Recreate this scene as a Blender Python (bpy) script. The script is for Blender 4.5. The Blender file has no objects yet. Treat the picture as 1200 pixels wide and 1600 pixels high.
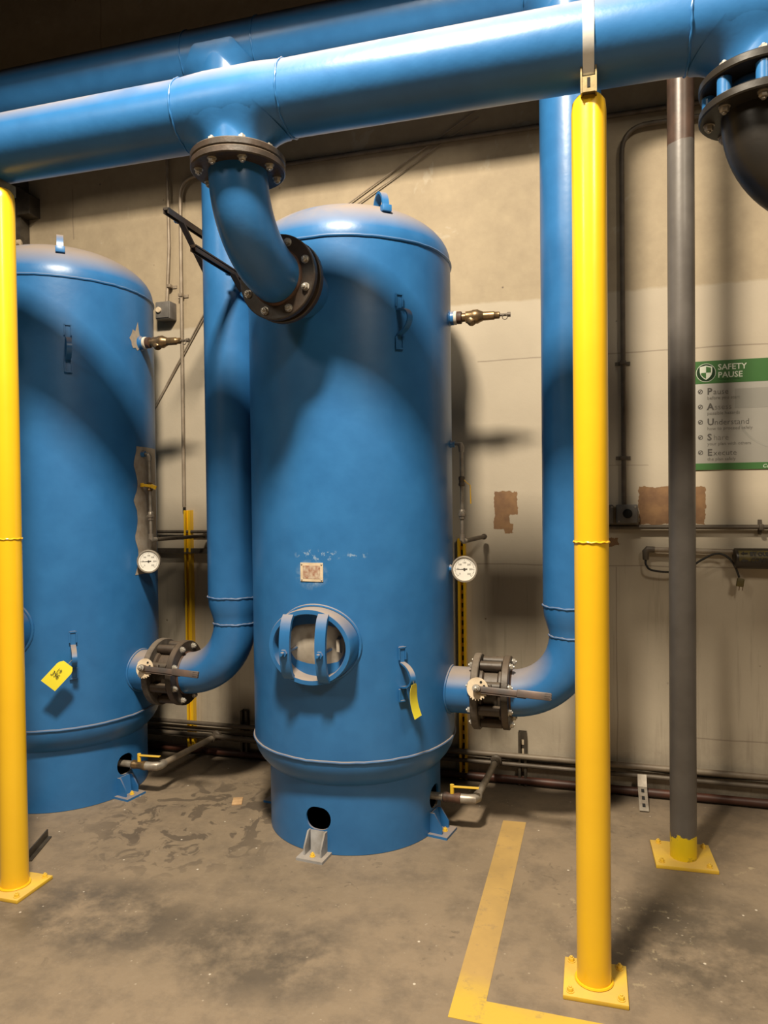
import bpy, bmesh, math, random
from mathutils import Vector, Matrix, Quaternion
random.seed(7)
scn = bpy.context.scene
C = scn.collection
PI = math.pi
R = math.radians
# ------------------------------------------------------------------ camera
cam_d = bpy.data.cameras.new('camera'); cam = bpy.data.objects.new('camera', cam_d); C.objects.link(cam)
cam_d.sensor_fit = 'HORIZONTAL'; cam_d.sensor_width = 36.0; cam_d.lens = 1127.115 * 36 / 1200
cam_d.clip_start = 0.05; cam_d.clip_end = 100
cr = Vector((0.96162799, 0.27411051, -0.01162077)); cu = Vector((0.00603788, 0.02120225, 0.99975697))
cf = Vector((-0.27429028, 0.96146445, -0.01873363))
m = Matrix((cr, cu, -cf)).transposed().to_4x4(); m.translation = (0, 0, 1.6)
cam.matrix_world = m
scn.camera = cam
# ------------------------------------------------------------------ world, lights, exposure
w = bpy.data.worlds.new('world'); scn.world = w; w.use_nodes = True
w.node_tree.nodes['Background'].inputs[0].default_value = (0.9, 0.85, 0.8, 1)
w.node_tree.nodes['Background'].inputs[1].default_value = 0.05
def area(loc, target, sx, sy, power, col=(1, .87, .68)):
    d = bpy.data.lights.new('bay_or_fill_light', 'AREA'); d.shape = 'RECTANGLE'; d.size = sx; d.size_y = sy
    d.energy = power; d.color = col
    o = bpy.data.objects.new('bay_or_fill_light', d); C.objects.link(o); o.location = loc
    o.rotation_euler = (Vector(target) - Vector(loc)).to_track_quat('-Z', 'Y').to_euler()
    return o
area((-.76, 0.75, 5.1), (-.76, 1.4, 0), .52, .45, 475)
area((2.9, -2.0, 5.7), (1.5, 2.5, 0), 1.0, 1.0, 130)  # added fill lamp, lifts the lower wall and the shaded tank fronts
area((-4.2, -2.6, 5.7), (-2.5, 2.5, 0), 1.0, 1.0, 75)  # second added fill lamp, weaker, from the left
scn.view_settings.view_transform = 'Standard'; scn.view_settings.look = 'None'
scn.view_settings.gamma = 1; scn.view_settings.use_curve_mapping = False
scn.view_settings.exposure = 0.0
# ------------------------------------------------------------------ materials
class NT:
    def __init__(s, name, rough=.5, metal=0.0):
        s.m = bpy.data.materials.new(name); s.m.use_nodes = True; s.t = s.m.node_tree
        s.b = s.t.nodes['Principled BSDF']; s.b.inputs['Roughness'].default_value = rough
        s.b.inputs['Metallic'].default_value = metal
        s.co = s.t.nodes.new('ShaderNodeTexCoord').outputs['Object']
    def n(s, typ, **kw):
        x = s.t.nodes.new(typ)
        for k, v in kw.items(): setattr(x, k, v)
        return x
    def lk(s, a, b): s.t.links.new(a, b)
    def val(s, sock, v):
        if isinstance(v, (int, float, tuple)): sock.default_value = (v if not (isinstance(v, tuple) and len(v) == 3 and sock.type == 'RGBA') else (*v, 1))
        else: s.lk(v, sock)
    def math(s, op, a, b=0.0, c=None, clamp=False):
        x = s.n('ShaderNodeMath', operation=op, use_clamp=clamp); s.val(x.inputs[0], a); s.val(x.inputs[1], b)
        if c is not None: s.val(x.inputs[2], c)
        return x.outputs[0]
    def noise(s, scale, detail=4, rough=.55, vec=None, dist=0.0):
        x = s.n('ShaderNodeTexNoise'); x.inputs['Scale'].default_value = scale; x.inputs['Detail'].default_value = detail
        x.inputs['Roughness'].default_value = rough; x.inputs['Distortion'].default_value = dist
        s.lk(vec if vec is not None else s.co, x.inputs['Vector']); return x.outputs[0]
    def ramp(s, f, lo, hi):
        x = s.n('ShaderNodeMapRange'); s.val(x.inputs[0], f); x.inputs[1].default_value = lo; x.inputs[2].default_value = hi
        x.clamp = True; return x.outputs[0]
    def mix(s, f, a, b):
        x = s.n('ShaderNodeMix', data_type='RGBA'); s.val(x.inputs[0], f); s.val(x.inputs[6], a); s.val(x.inputs[7], b); return x.outputs[2]
    def bump(s, h, strength=.2, dist=.01):
        x = s.n('ShaderNodeBump'); x.inputs['Strength'].default_value = strength; x.inputs['Distance'].default_value = dist
        s.lk(h, x.inputs['Height']); s.lk(x.outputs[0], s.b.inputs['Normal'])
    def color(s, c): s.val(s.b.inputs['Base Color'], c)
    def xyz(s, vec=None):
        x = s.n('ShaderNodeSeparateXYZ'); s.lk(vec if vec is not None else s.co, x.inputs[0]); return x.outputs
    def mapping(s, scale):
        x = s.n('ShaderNodeMapping'); s.lk(s.co, x.inputs[0]); x.inputs['Scale'].default_value = scale; return x.outputs[0]

def paint(name, col, dark, rough=.35, dust=.0, dustcol=(.30, .23, .16), bump=.08, scale=7, metal=0, coat=0):
    t = NT(name, rough, metal)
    c = t.mix(t.ramp(t.noise(scale), .35, .7), col, dark)
    sc = t.ramp(t.noise(55, 3, .6), .66, .74)
    c = t.mix(t.math('MULTIPLY', sc, .25), c, dark)
    if dust:
        g = t.n('ShaderNodeNewGeometry'); z = t.xyz(g.outputs['Normal'])[2]
        f = t.math('MULTIPLY', t.ramp(z, .25, .85), t.ramp(t.noise(4, 5), .1, .5))
        f = t.math('MULTIPLY', f, dust, clamp=True)
        c = t.mix(f, c, dustcol)
        t.lk(t.math('MULTIPLY_ADD', f, .5, rough), t.b.inputs['Roughness'])
    t.color(c)
    if coat: t.b.inputs['Coat Weight'].default_value = coat; t.b.inputs['Coat Roughness'].default_value = .15
    t.bump(t.noise(18, 3), bump, .01)
    return t.m
M = {}
M['blue'] = paint('blue_paint', (.028, .152, .385), (.022, .127, .335), .36, dust=.85)
M['blue2'] = paint('blue_pipe_paint', (.028, .148, .375), (.022, .123, .32), .34, dust=.7)
M['yellow'] = paint('yellow_paint', (.86, .52, .016), (.82, .48, .014), .30, bump=.04, scale=3, coat=.3)
M['yellowdusty'] = paint('dusty_yellow_paint', (.80, .52, .03), (.62, .38, .05), .5, dust=.35, dustcol=(.45, .33, .15))
M['black'] = paint('black_iron', (.028, .023, .018), (.055, .035, .024), .45, bump=.3, scale=14, dust=.25)
M['blackcoat'] = paint('black_coating', (.016, .014, .012), (.022, .018, .014), .38, bump=.1)
M['castgray'] = paint('weathered_cast_iron', (.10, .085, .07), (.045, .036, .03), .6, bump=.5, scale=25, dust=.5)
M['rust'] = paint('rusty_primer', (.10, .045, .025), (.04, .025, .02), .6, bump=.3, scale=20)
M['zinc'] = paint('zinc_plate', (.55, .52, .46), (.40, .37, .33), .4, metal=.6, scale=30)
M['galv'] = paint('galvanized_pipe', (.42, .38, .32), (.26, .22, .18), .45, metal=.55, scale=20)
M['conduit'] = paint('painted_conduit', (.36, .30, .23), (.22, .17, .12), .5, scale=9, metal=.2)
M['darkconduit'] = paint('grimy_conduit', (.13, .105, .08), (.07, .055, .04), .55, scale=12, metal=.2)
M['brass'] = paint('tarnished_brass', (.30, .20, .10), (.15, .10, .055), .38, metal=.75, scale=25)
M['tape'] = paint('thread_tape', (.72, .68, .60), (.55, .5, .42), .7)
M['cream'] = paint('cream_cast_plate', (.66, .55, .40), (.48, .37, .25), .55, scale=22)
M['steelgray'] = paint('gray_bracket_paint', (.33, .33, .34), (.22, .21, .2), .55, dust=.5, scale=15)
M['lever'] = paint('worn_lever_steel', (.085, .075, .072), (.15, .10, .08), .45, metal=.2, scale=16)
M['boxgray'] = paint('gray_box_enamel', (.16, .15, .14), (.10, .09, .08), .5, scale=12)
M['dial'] = paint('white_dial', (.78, .76, .70), (.74, .71, .65), .3, bump=0)
M['ink'] = paint('dark_ink', (.03, .028, .025), (.04, .035, .03), .6, bump=0)
M['dark'] = paint('dark_interior', (.006, .006, .006), (.008, .008, .008), .9)
M['cable'] = paint('black_cable', (.012, .011, .010), (.02, .018, .015), .5)
M['tag'] = paint('yellow_card_tag', (.88, .78, .05), (.84, .72, .04), .5, bump=0)
M['wood'] = paint('raw_wood', (.55, .36, .19), (.42, .26, .13), .7, scale=30)
M['cover'] = paint('bare_cover_plate', (.46, .41, .34), (.30, .26, .21), .6, dust=.3, scale=12)
M['wornpipe'] = paint('worn_pipe_paint', (.22, .18, .13), (.12, .09, .065), .55, scale=7, metal=.1)
M['strut'] = paint('slotted_steel', (.10, .085, .065), (.05, .04, .03), .5, metal=.4, scale=15)
M['strap'] = paint('bright_strap', (.80, .80, .78), (.66, .66, .64), .35, metal=.3)
M['bracket'] = paint('gilt_channel', (.30, .24, .12), (.16, .12, .06), .4, metal=.6, scale=20)
M['green'] = paint('sign_green', (.055, .15, .045), (.05, .135, .04), .35, bump=0)
M['greendark'] = paint('sign_dark_green', (.012, .035, .012), (.012, .035, .012), .35, bump=0)
M['signwhite'] = paint('sign_gray_white', (.36, .345, .31), (.34, .325, .29), .35, bump=0)
M['signpale'] = paint('sign_print_pale', (.62, .66, .56), (.6, .63, .54), .4, bump=0)
M['signtext'] = paint('sign_print_gray', (.10, .095, .085), (.11, .10, .09), .4, bump=0)
M['signfaint'] = paint('sign_print_faint', (.17, .16, .14), (.18, .17, .15), .4, bump=0)
M['signmid'] = paint('sign_watermark', (.30, .29, .26), (.29, .28, .25), .35, bump=0)
M['plate'] = paint('etched_nameplate', (.50, .42, .33), (.26, .10, .06), .5, scale=60)
M['label'] = paint('dirty_yellow_label', (.13, .10, .02), (.08, .06, .02), .5, scale=20)
M['tube'] = paint('dark_brown_tube', (.028, .020, .012), (.018, .013, .01), .4)
M['redbrown'] = paint('red_brown_pipe', (.075, .025, .014), (.045, .02, .014), .5, scale=10)
M['tapeline'] = None

def wall_mat():
    t = NT('old_painted_concrete', .75); X, Y, Z = t.xyz()
    big = t.noise(1.3, 5, .6); fine = t.noise(9, 6, .65)
    # two coats of paint: off-white below, tan above with an uneven edge
    edge = t.math('MULTIPLY_ADD', t.math('SUBTRACT', t.noise(3.5, 6, .7), .5), .05, Z)
    up = t.ramp(edge, 2.675, 2.69)
    white = t.mix(t.ramp(big, .3, .7), (.50, .435, .335), (.43, .37, .285))
    tan = t.mix(t.ramp(fine, .3, .7), (.40, .325, .22), (.33, .265, .18))
    c = t.mix(up, white, tan)
    # scraped pale spots in the tan coat
    sp = t.math('MULTIPLY', t.ramp(t.noise(5, 4, .6, dist=.4), .64, .68), up); c = t.mix(t.math('MULTIPLY', sp, .45), c, (.46, .41, .32))
    # slightly darker, mottled zone low down
    low = t.math('MULTIPLY', t.ramp(Z, 1.28, .9), .12)
    c = t.mix(t.math('MULTIPLY', low, t.ramp(fine, .2, .75)), c, (.30, .25, .19))
    streak = t.noise(6, 5, .6, vec=t.mapping((6, 1, .35)))
    c = t.mix(t.math('MULTIPLY', t.math('MULTIPLY', t.ramp(streak, .56, .72), t.ramp(Z, 1.3, 1.15)), .3), c, (.20, .16, .12))
    grime = t.math('MULTIPLY', t.ramp(Z, .42, .05), t.ramp(t.noise(5, 6, .7), .3, .62)); c = t.mix(t.math('MULTIPLY', grime, .6), c, (.12, .09, .065))
    # pock holes
    v = t.n('ShaderNodeTexVoronoi'); v.inputs['Scale'].default_value = 6.5; t.lk(t.co, v.inputs['Vector'])
    pk = t.math('MULTIPLY', t.ramp(v.outputs['Distance'], .05, .03), t.ramp(t.noise(1.7, 2), .42, .5)); c = t.mix(t.math('MULTIPLY', pk, .8), c, (.12, .09, .07))
    # scraped-off paint patches (bare brown beneath)
    wob = t.math('MULTIPLY', t.math('SUBTRACT', t.noise(22, 5, .7), .5), .045)
    def box(x0, x1, z0, z1):
        a = t.math('ADD', X, wob); b = t.math('ADD', Z, wob)
        f = t.math('MULTIPLY', t.math('GREATER_THAN', a, x0), t.math('LESS_THAN', a, x1))
        f2 = t.math('MULTIPLY', t.math('GREATER_THAN', b, z0), t.math('LESS_THAN', b, z1))
        return t.math('MULTIPLY', f, f2)
    f = t.math('MAXIMUM', t.math('MAXIMUM', box(-.515, -.43, 1.425, 1.63), box(-.45, -.385, 1.50, 1.63)), box(.25, .575, 1.447, 1.645))
    f = t.math('MAXIMUM', f, box(.03, .145, 1.33, 1.375))
    f = t.math('MAXIMUM', f, box(-.46, -.41, 1.40, 1.45))
    brown = t.mix(t.ramp(t.noise(14, 5), .35, .65), (.26, .145, .065), (.17, .09, .045))
    c = t.mix(f, c, brown)
    # shallow joints and cracks
    wj = t.math('MULTIPLY', t.math('SUBTRACT', t.noise(2.5, 3), .5), .02)
    def hline(z, x0, x1, wd=.0035):
        d = t.math('ABSOLUTE', t.math('SUBTRACT', t.math('ADD', Z, wj), z))
        return t.math('MULTIPLY', t.math('LESS_THAN', d, wd), t.math('MULTIPLY', t.math('GREATER_THAN', X, x0), t.math('LESS_THAN', X, x1)))
    def vline(x, z0, z1, wd=.003, k=1):
        d = t.math('ABSOLUTE', t.math('SUBTRACT', t.math('MULTIPLY_ADD', wj, k, X), x))
        return t.math('MULTIPLY', t.math('LESS_THAN', d, wd), t.math('MULTIPLY', t.math('GREATER_THAN', Z, z0), t.math('LESS_THAN', Z, z1)))
    ln = None
    for e in (hline(2.36, -.6, 3), hline(1.225, -.62, 3), hline(.33, .4, 3), vline(.135, .15, 1.22), vline(-3.26, 3.33, 3.66, .0045, 4), vline(-3.02, 4.3, 6, .006, 4), hline(1.76, .1, .3, .002)):
        ln = e if ln is None else t.math('MAXIMUM', ln, e)
    c = t.mix(t.math('MULTIPLY', ln, .45), c, (.16, .12, .09))
    t.color(c)
    h = t.math('SUBTRACT', t.math('MULTIPLY_ADD', fine, .4, t.math('MULTIPLY', t.noise(60, 3), .12)), t.math('MULTIPLY', t.math('MAXIMUM', t.math('MAXIMUM', ln, pk), f), .5))
    t.bump(h, .35, .01)
    return t.m
def floor_mat():
    t = NT('worn_concrete_floor', .62); X, Y, Z = t.xyz()
    n1 = t.noise(.9, 6, .6); n2 = t.noise(6, 7, .68); n3 = t.noise(30, 5, .7)
    c = t.mix(t.ramp(n1, .3, .7), (.26, .197, .133), (.18, .14, .095))
    c = t.mix(t.math('MULTIPLY', t.ramp(n2, .45, .65), .6), c, (.125, .098, .072))
    c = t.mix(t.math('MULTIPLY', t.ramp(n3, .5, .75), .35), c, (.27, .215, .155))
    # dark damp smears left of the middle tank and oil stains in front
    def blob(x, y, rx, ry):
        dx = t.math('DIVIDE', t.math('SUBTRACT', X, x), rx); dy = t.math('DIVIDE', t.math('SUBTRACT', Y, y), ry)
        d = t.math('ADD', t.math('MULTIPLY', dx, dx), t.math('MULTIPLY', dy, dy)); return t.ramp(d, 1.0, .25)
    sm = t.math('MULTIPLY', blob(-1.9, 3.2, .6, .62), t.ramp(t.noise(6.5, 4, .55, dist=1.6), .52, .56))
    c = t.mix(t.math('MULTIPLY', sm, .7), c, (.065, .05, .038))
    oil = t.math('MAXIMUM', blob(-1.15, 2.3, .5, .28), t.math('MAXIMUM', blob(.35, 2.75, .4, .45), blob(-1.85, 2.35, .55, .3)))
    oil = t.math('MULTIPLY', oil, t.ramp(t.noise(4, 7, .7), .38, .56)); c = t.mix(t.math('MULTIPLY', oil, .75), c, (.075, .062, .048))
    ptc = t.math('MULTIPLY', t.math('MAXIMUM', blob(.75, 3.35, .25, .12), blob(.1, 2.75, .3, .4)), t.ramp(t.noise(18, 5, .7), .58, .64)); c = t.mix(t.math('MULTIPLY', ptc, .5), c, (.46, .38, .24))
    v = t.n('ShaderNodeTexVoronoi'); v.inputs['Scale'].default_value = 9; t.lk(t.co, v.inputs['Vector'])
    spk = t.math('MULTIPLY', t.ramp(v.outputs['Distance'], .05, .035), .8); c = t.mix(spk, c, (.62, .56, .47))
    v2 = t.n('ShaderNodeTexVoronoi'); v2.inputs['Scale'].default_value = 34; t.lk(t.co, v2.inputs['Vector'])
    s2 = t.math('MULTIPLY', t.ramp(v2.outputs['Distance'], .16, .08), t.ramp(t.noise(11, 3), .55, .62)); c = t.mix(t.math('MULTIPLY', s2, .55), c, (.42, .36, .28))
    d2 = t.math('MULTIPLY', t.ramp(t.noise(22, 4, .6, dist=.8), .62, .67), t.ramp(t.noise(2.2, 3), .45, .6)); c = t.mix(t.math('MULTIPLY', d2, .5), c, (.09, .07, .05))
    # darker brown towards the wall foot
    wl = t.math('MULTIPLY', t.ramp(Y, 3.8, 4.03), .5); c = t.mix(wl, c, (.10, .075, .055))
    t.color(c)
    t.lk(t.math('MULTIPLY_ADD', oil, -.2, .66), t.b.inputs['Roughness'])
    t.bump(t.math('MULTIPLY_ADD', n3, .35, n2), .22, .012)
    return t.m
def tape_mat():
    t = NT('worn_floor_paint', .6)
    c = t.mix(t.ramp(t.noise(5, 5), .35, .65), (.46, .30, .10), (.38, .25, .09))
    X, Y, Z = t.xyz()
    c = t.mix(t.ramp(t.math('MULTIPLY_ADD', t.noise(6), .2, Y), 2.48, 2.34), c, (.56, .38, .05))
    c = t.mix(t.math('MULTIPLY', t.ramp(t.noise(16, 6, .75), .56, .7), .6), c, (.22, .16, .10))
    t.color(c); t.bump(t.noise(30, 4), .2, .005); return t.m
def graypipe_mat():
    t = NT('gray_pipe_paint', .38); X, Y, Z = t.xyz()
    c = t.mix(t.ramp(t.noise(8), .35, .7), (.13, .118, .108), (.10, .09, .082))
    f = t.math('LESS_THAN', t.math('MULTIPLY_ADD', t.noise(24, 6, .75), .13, Z), .18)
    y = t.mix(t.ramp(t.noise(14, 4), .6, .66), (.80, .58, .01), (.20, .13, .03)); c = t.mix(f, c, y)
    g = t.math('GREATER_THAN', t.math('MULTIPLY_ADD', t.noise(5, 4), .12, Z), 3.17)
    r = t.mix(t.ramp(t.noise(12, 5), .35, .65), (.085, .05, .036), (.05, .032, .024)); c = t.mix(g, c, r)
    t.color(c); t.bump(t.noise(20, 3), .06, .01); return t.m
def tankshell_mat():
    # the middle tank: rubbed white primer round its nameplate
    t = NT('blue_tank_paint_scuffed', .36); X, Y, Z = t.xyz()
    c = t.mix(t.ramp(t.noise(7), .35, .7), (.028, .152, .385), (.022, .127, .335))
    g = t.n('ShaderNodeNewGeometry'); z = t.xyz(g.outputs['Normal'])[2]
    f = t.math('MULTIPLY', t.ramp(z, .25, .85), t.ramp(t.noise(4, 5), .1, .5)); f = t.math('MULTIPLY', f, .85, clamp=True)
    c = t.mix(f, c, (.30, .23, .16))
    def blob(z0, rx, rz, x0=-.03):
        dx = t.math('DIVIDE', t.math('SUBTRACT', X, x0), rx); dz = t.math('DIVIDE', t.math('SUBTRACT', Z, z0), rz)
        d = t.math('ADD', t.math('MULTIPLY', dx, dx), t.math('MULTIPLY', dz, dz)); return t.math('MULTIPLY', t.ramp(d, 1.0, .3), t.math('LESS_THAN', Y, 0))
    s1 = t.math('MULTIPLY', blob(1.27, .085, .07), t.ramp(t.noise(16, 5, .7), .42, .66))
    s2 = t.math('MULTIPLY', blob(1.355, .12, .03, .0), t.ramp(t.noise(40, 3, .6), .56, .62))
    s3 = t.math('MULTIPLY', blob(1.355, .05, .022, .17), t.ramp(t.noise(40, 3, .6), .52, .6))
    s = t.math('MAXIMUM', t.math('MULTIPLY', s1, .5), t.math('MULTIPLY', t.math('MAXIMUM', s2, s3), .45))
    c = t.mix(s, c, (.42, .52, .60))
    t.color(c); t.lk(t.math('MULTIPLY_ADD', f, .5, .36), t.b.inputs['Roughness']); t.bump(t.noise(18, 3), .08, .01); return t.m
M['wall'] = wall_mat(); M['floor'] = floor_mat(); M['tapeline'] = tape_mat(); M['graypipe'] = graypipe_mat(); M['shell'] = tankshell_mat()
M['roomwall'] = paint('dark_plaster', (.10, .09, .08), (.07, .065, .06), .8)
M['ceiling'] = paint('ceiling_concrete', (.16, .14, .115), (.12, .105, .09), .8)
M['peel'] = paint('peeled_primer', (.40, .35, .29), (.30, .24, .18), .7, scale=20)
M['barewood'] = M['wood']
# ------------------------------------------------------------------ mesh builder
def basis(d):
    d = Vector(d).normalized(); a = Vector((0, 0, 1)) if abs(d.z) < .9 else Vector((1, 0, 0))
    u = a.cross(d).normalized(); return u, d.cross(u), d
ORG = {}
class MB:
    def __init__(s): s.v = []; s.f = []
    def ring(s, c, u, v, r, n, ph=0):
        i = len(s.v); c = Vector(c)
        for k in range(n):
            a = 2 * PI * k / n + ph; s.v.append(c + (u * math.cos(a) + v * math.sin(a)) * r)
        return i
    def loft(s, rings, n, closed=False):
        for a, b in zip(rings, rings[1:]):
            for k in range(n):
                j = (k + 1) % n; s.f.append((a + k, a + j, b + j, b + k))
        if closed:
            a, b = rings[-1], rings[0]
            for k in range(n):
                j = (k + 1) % n; s.f.append((a + k, a + j, b + j, b + k))
    def cap(s, i, n, flip=False):
        f = tuple(range(i, i + n)); s.f.append(f[::-1] if not flip else f)
    def lathe(s, org, axis, prof, n=32, closed=False, ph=0):
        """prof: (distance along axis, radius); radius 0 closes"""
        u, v, d = basis(axis); org = Vector(org); rings = []
        for h, r in prof: rings.append(s.ring(org + d * h, u, v, max(r, 1e-5), n, ph))
        s.loft(rings, n, closed)
        if not closed:
            if prof[0][1] > 1e-4: s.cap(rings[0], n)
            if prof[-1][1] > 1e-4: s.cap(rings[-1], n, True)
        return s
    def cyl(s, a, b, r, n=20, r2=None, bev=0):
        a, b = Vector(a), Vector(b); L = (b - a).length; r2 = r if r2 is None else r2
        if bev: return s.lathe(a, b - a, [(0, r - bev), (bev, r), (L - bev, r2), (L, r2 - bev)], n)
        return s.lathe(a, b - a, [(0, r), (L, r2)], n)
    def pipe(s, a, b, ro, ri, n=32):
        a, b = Vector(a), Vector(b); L = (b - a).length
        return s.lathe(a, b - a, [(0, ri), (0, ro), (L, ro), (L, ri)], n, closed=True)
    def tube(s, pts, r, n=12, caps=True):
        pts = [Vector(p) for p in pts]; rs = r if isinstance(r, (list, tuple)) else [r] * len(pts); rings = []
        t0 = (pts[1] - pts[0]).normalized(); u, v, _ = basis(t0); pt = t0
        for i, p in enumerate(pts):
            if i == 0: t = t0
            elif i == len(pts) - 1: t = (pts[-1] - pts[-2]).normalized()
            else: t = ((pts[i + 1] - p).normalized() + (p - pts[i - 1]).normalized()).normalized()
            q = pt.rotation_difference(t); u = q @ u; v = q @ v; pt = t
            rings.append(s.ring(p, u, v, rs[i], n))
        s.loft(rings, n)
        if caps: s.cap(rings[0], n); s.cap(rings[-1], n, True)
        return s
    def box(s, c, size, rot=None, bev=0):
        c = Vector(c); hx, hy, hz = (x / 2 for x in size); i = len(s.v)
        q = rot if rot is not None else Matrix.Identity(3)
        if bev <= 0:
            for x in (-1, 1):
                for y in (-1, 1):
                    for z in (-1, 1): s.v.append(c + q @ Vector((x * hx, y * hy, z * hz)))
            for f in ((0, 1, 3, 2), (4, 6, 7, 5), (0, 4, 5, 1), (2, 3, 7, 6), (0, 2, 6, 4), (1, 5, 7, 3)): s.f.append(tuple(i + k for k in f))
            return s
        bm = bmesh.new(); bmesh.ops.create_cube(bm, size=1)
        for v in bm.verts: v.co = Vector((v.co.x * size[0], v.co.y * size[1], v.co.z * size[2]))
        bmesh.ops.bevel(bm, geom=bm.edges[:], offset=bev, segments=2, affect='EDGES', profile=.5)
        for v in bm.verts: s.v.append(c + q @ v.co)
        bm.verts.index_update()
        for f in bm.faces: s.f.append(tuple(i + v.index for v in f.verts))
        bm.free(); return s
    def prism(s, pts, depth):
        """pts: closed planar polygon (3-D); depth: extrusion vector"""
        pts = [Vector(p) for p in pts]; d = Vector(depth); i = len(s.v); n = len(pts)
        s.v += pts + [p + d for p in pts]
        s.f.append(tuple(range(i, i + n))[::-1]); s.f.append(tuple(range(i + n, i + 2 * n)))
        for k in range(n): j = (k + 1) % n; s.f.append((i + k, i + j, i + n + j, i + n + k))
        return s
    def strip(s, pts, wdir, width, thick, ndir=None):
        """flat bar swept along pts, width along wdir"""
        pts = [Vector(p) for p in pts]; w_ = Vector(wdir).normalized() * width / 2; sec = []
        for k, p in enumerate(pts):
            t = (pts[min(k + 1, len(pts) - 1)] - pts[max(k - 1, 0)]).normalized(); nn = t.cross(w_).normalized() * thick / 2
            sec.append([p - w_ - nn, p + w_ - nn, p + w_ + nn, p - w_ + nn])
        i = len(s.v)
        for q in sec: s.v += q
        for k in range(len(pts) - 1):
            for j in range(4): a = i + 4 * k; s.f.append((a + j, a + (j + 1) % 4, a + 4 + (j + 1) % 4, a + 4 + j))
        s.f.append((i, i + 3, i + 2, i + 1)); e = i + 4 * (len(pts) - 1); s.f.append((e, e + 1, e + 2, e + 3)); return s
    def build(s, name, mat, parent=None, base=None, smooth=40):
        org = Vector(base) if base is not None else (ORG[parent.name] if parent is not None else Vector((0, 0, 0)))
        me = bpy.data.meshes.new(name); me.from_pydata([tuple(Vector(p) - org) for p in s.v], [], s.f)
        bm = bmesh.new(); bm.from_mesh(me); bmesh.ops.recalc_face_normals(bm, faces=bm.faces[:]); bm.to_mesh(me); bm.free()
        me.materials.append(M[mat] if isinstance(mat, str) else mat)
        if smooth:
            me.shade_smooth(); me.set_sharp_from_angle(angle=R(smooth))
        o = bpy.data.objects.new(name, me); C.objects.link(o); ORG[o.name] = org
        if parent is not None: o.parent = parent
        elif base is not None: o.location = org
        return o
def tag(o, label=None, cat=None, group=None, kind=None):
    if label: o['label'] = label
    if cat: o['category'] = cat
    if group: o['group'] = group
    if kind: o['kind'] = kind
    return o
def thing(name, loc, label, cat, group=None):
    o = bpy.data.objects.new(name, None); C.objects.link(o); o.location = loc; o.empty_display_size = .1
    ORG[o.name] = Vector(loc); return tag(o, label, cat, group)
def share(src, name, M4, parent):
    """another object with src's mesh placed by the world matrix M4 (mesh built about the origin)"""
    o = bpy.data.objects.new(name, src); C.objects.link(o); org = ORG[parent.name]
    o.parent = parent; o.matrix_local = Matrix.Translation(-org) @ M4; ORG[o.name] = org
    return o
def mesh_only(mb, name, mat):
    o = mb.build(name, mat); me = o.data; bpy.data.objects.remove(o); return me
def frame(p, d, spin=0):
    u, v, w_ = basis(d); mm = Matrix((u, v, w_)).transposed().to_4x4() @ Matrix.Rotation(spin, 4, 'Z'); mm.translation = Vector(p); return mm
def arc(c, u, v, r, a0, a1, n):
    c, u, v = Vector(c), Vector(u), Vector(v); return [c + (u * math.cos(a0 + (a1 - a0) * k / n) + v * math.sin(a0 + (a1 - a0) * k / n)) * r for k in range(n + 1)]
def text_mb(body, size, align='LEFT', bold=0.0):
    cu_ = bpy.data.curves.new('lettering', 'FONT'); cu_.body = body; cu_.size = size; cu_.align_x = align; cu_.resolution_u = 2; cu_.offset = bold
    o = bpy.data.objects.new('lettering', cu_); C.objects.link(o)
    dg = bpy.context.evaluated_depsgraph_get(); dg.update(); me = bpy.data.meshes.new_from_object(o.evaluated_get(dg))
    vs = [v.co.copy() for v in me.vertices]; fs = [tuple(p.vertices) for p in me.polygons]
    bpy.data.objects.remove(o); bpy.data.curves.remove(cu_); bpy.data.meshes.remove(me)
    return vs, fs
def lettering(body, p, size, mat, parent, right=(1, 0, 0), up=(0, 0, 1), bold=0.0, align='LEFT', sx=1.0):
    vs, fs = text_mb(body, size, align, bold); mb = MB(); r_, u_ = Vector(right).normalized(), Vector(up).normalized()
    mb.v = [Vector(p) + r_ * v.x * sx + u_ * v.y for v in vs]; mb.f = fs
    return mb.build('lettering', mat, parent, smooth=0)

# ------------------------------------------------------------------ room shell
YW = 4.05
def slab(name, c, size, mat):
    o = MB().box(c, size).build(name, mat, smooth=0); return tag(o, kind='structure')
slab('floor', (-.5, -1.5, -.05), (13, 11.3, .1), 'floor')
slab('wall_back', (-.5, YW + .1, 3.05), (13, .2, 6.3), 'wall')
slab('wall_left', (-7.1, -1.5, 3.05), (.2, 11.3, 6.3), 'roomwall')
slab('wall_right', (6.1, -1.5, 3.05), (.2, 11.3, 6.3), 'roomwall')
slab('wall_front', (-.5, -7.2, 3.05), (13, .2, 6.3), 'roomwall')
slab('ceiling', (-.5, -1.5, 6.25), (13.4, 11.6, .1), 'ceiling')
slab('added_shade_beam', (-.5, 2.85, 5.155), (13, .12, 2.07), 'ceiling')          # added unseen slab that shades the upper wall and rear header

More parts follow.
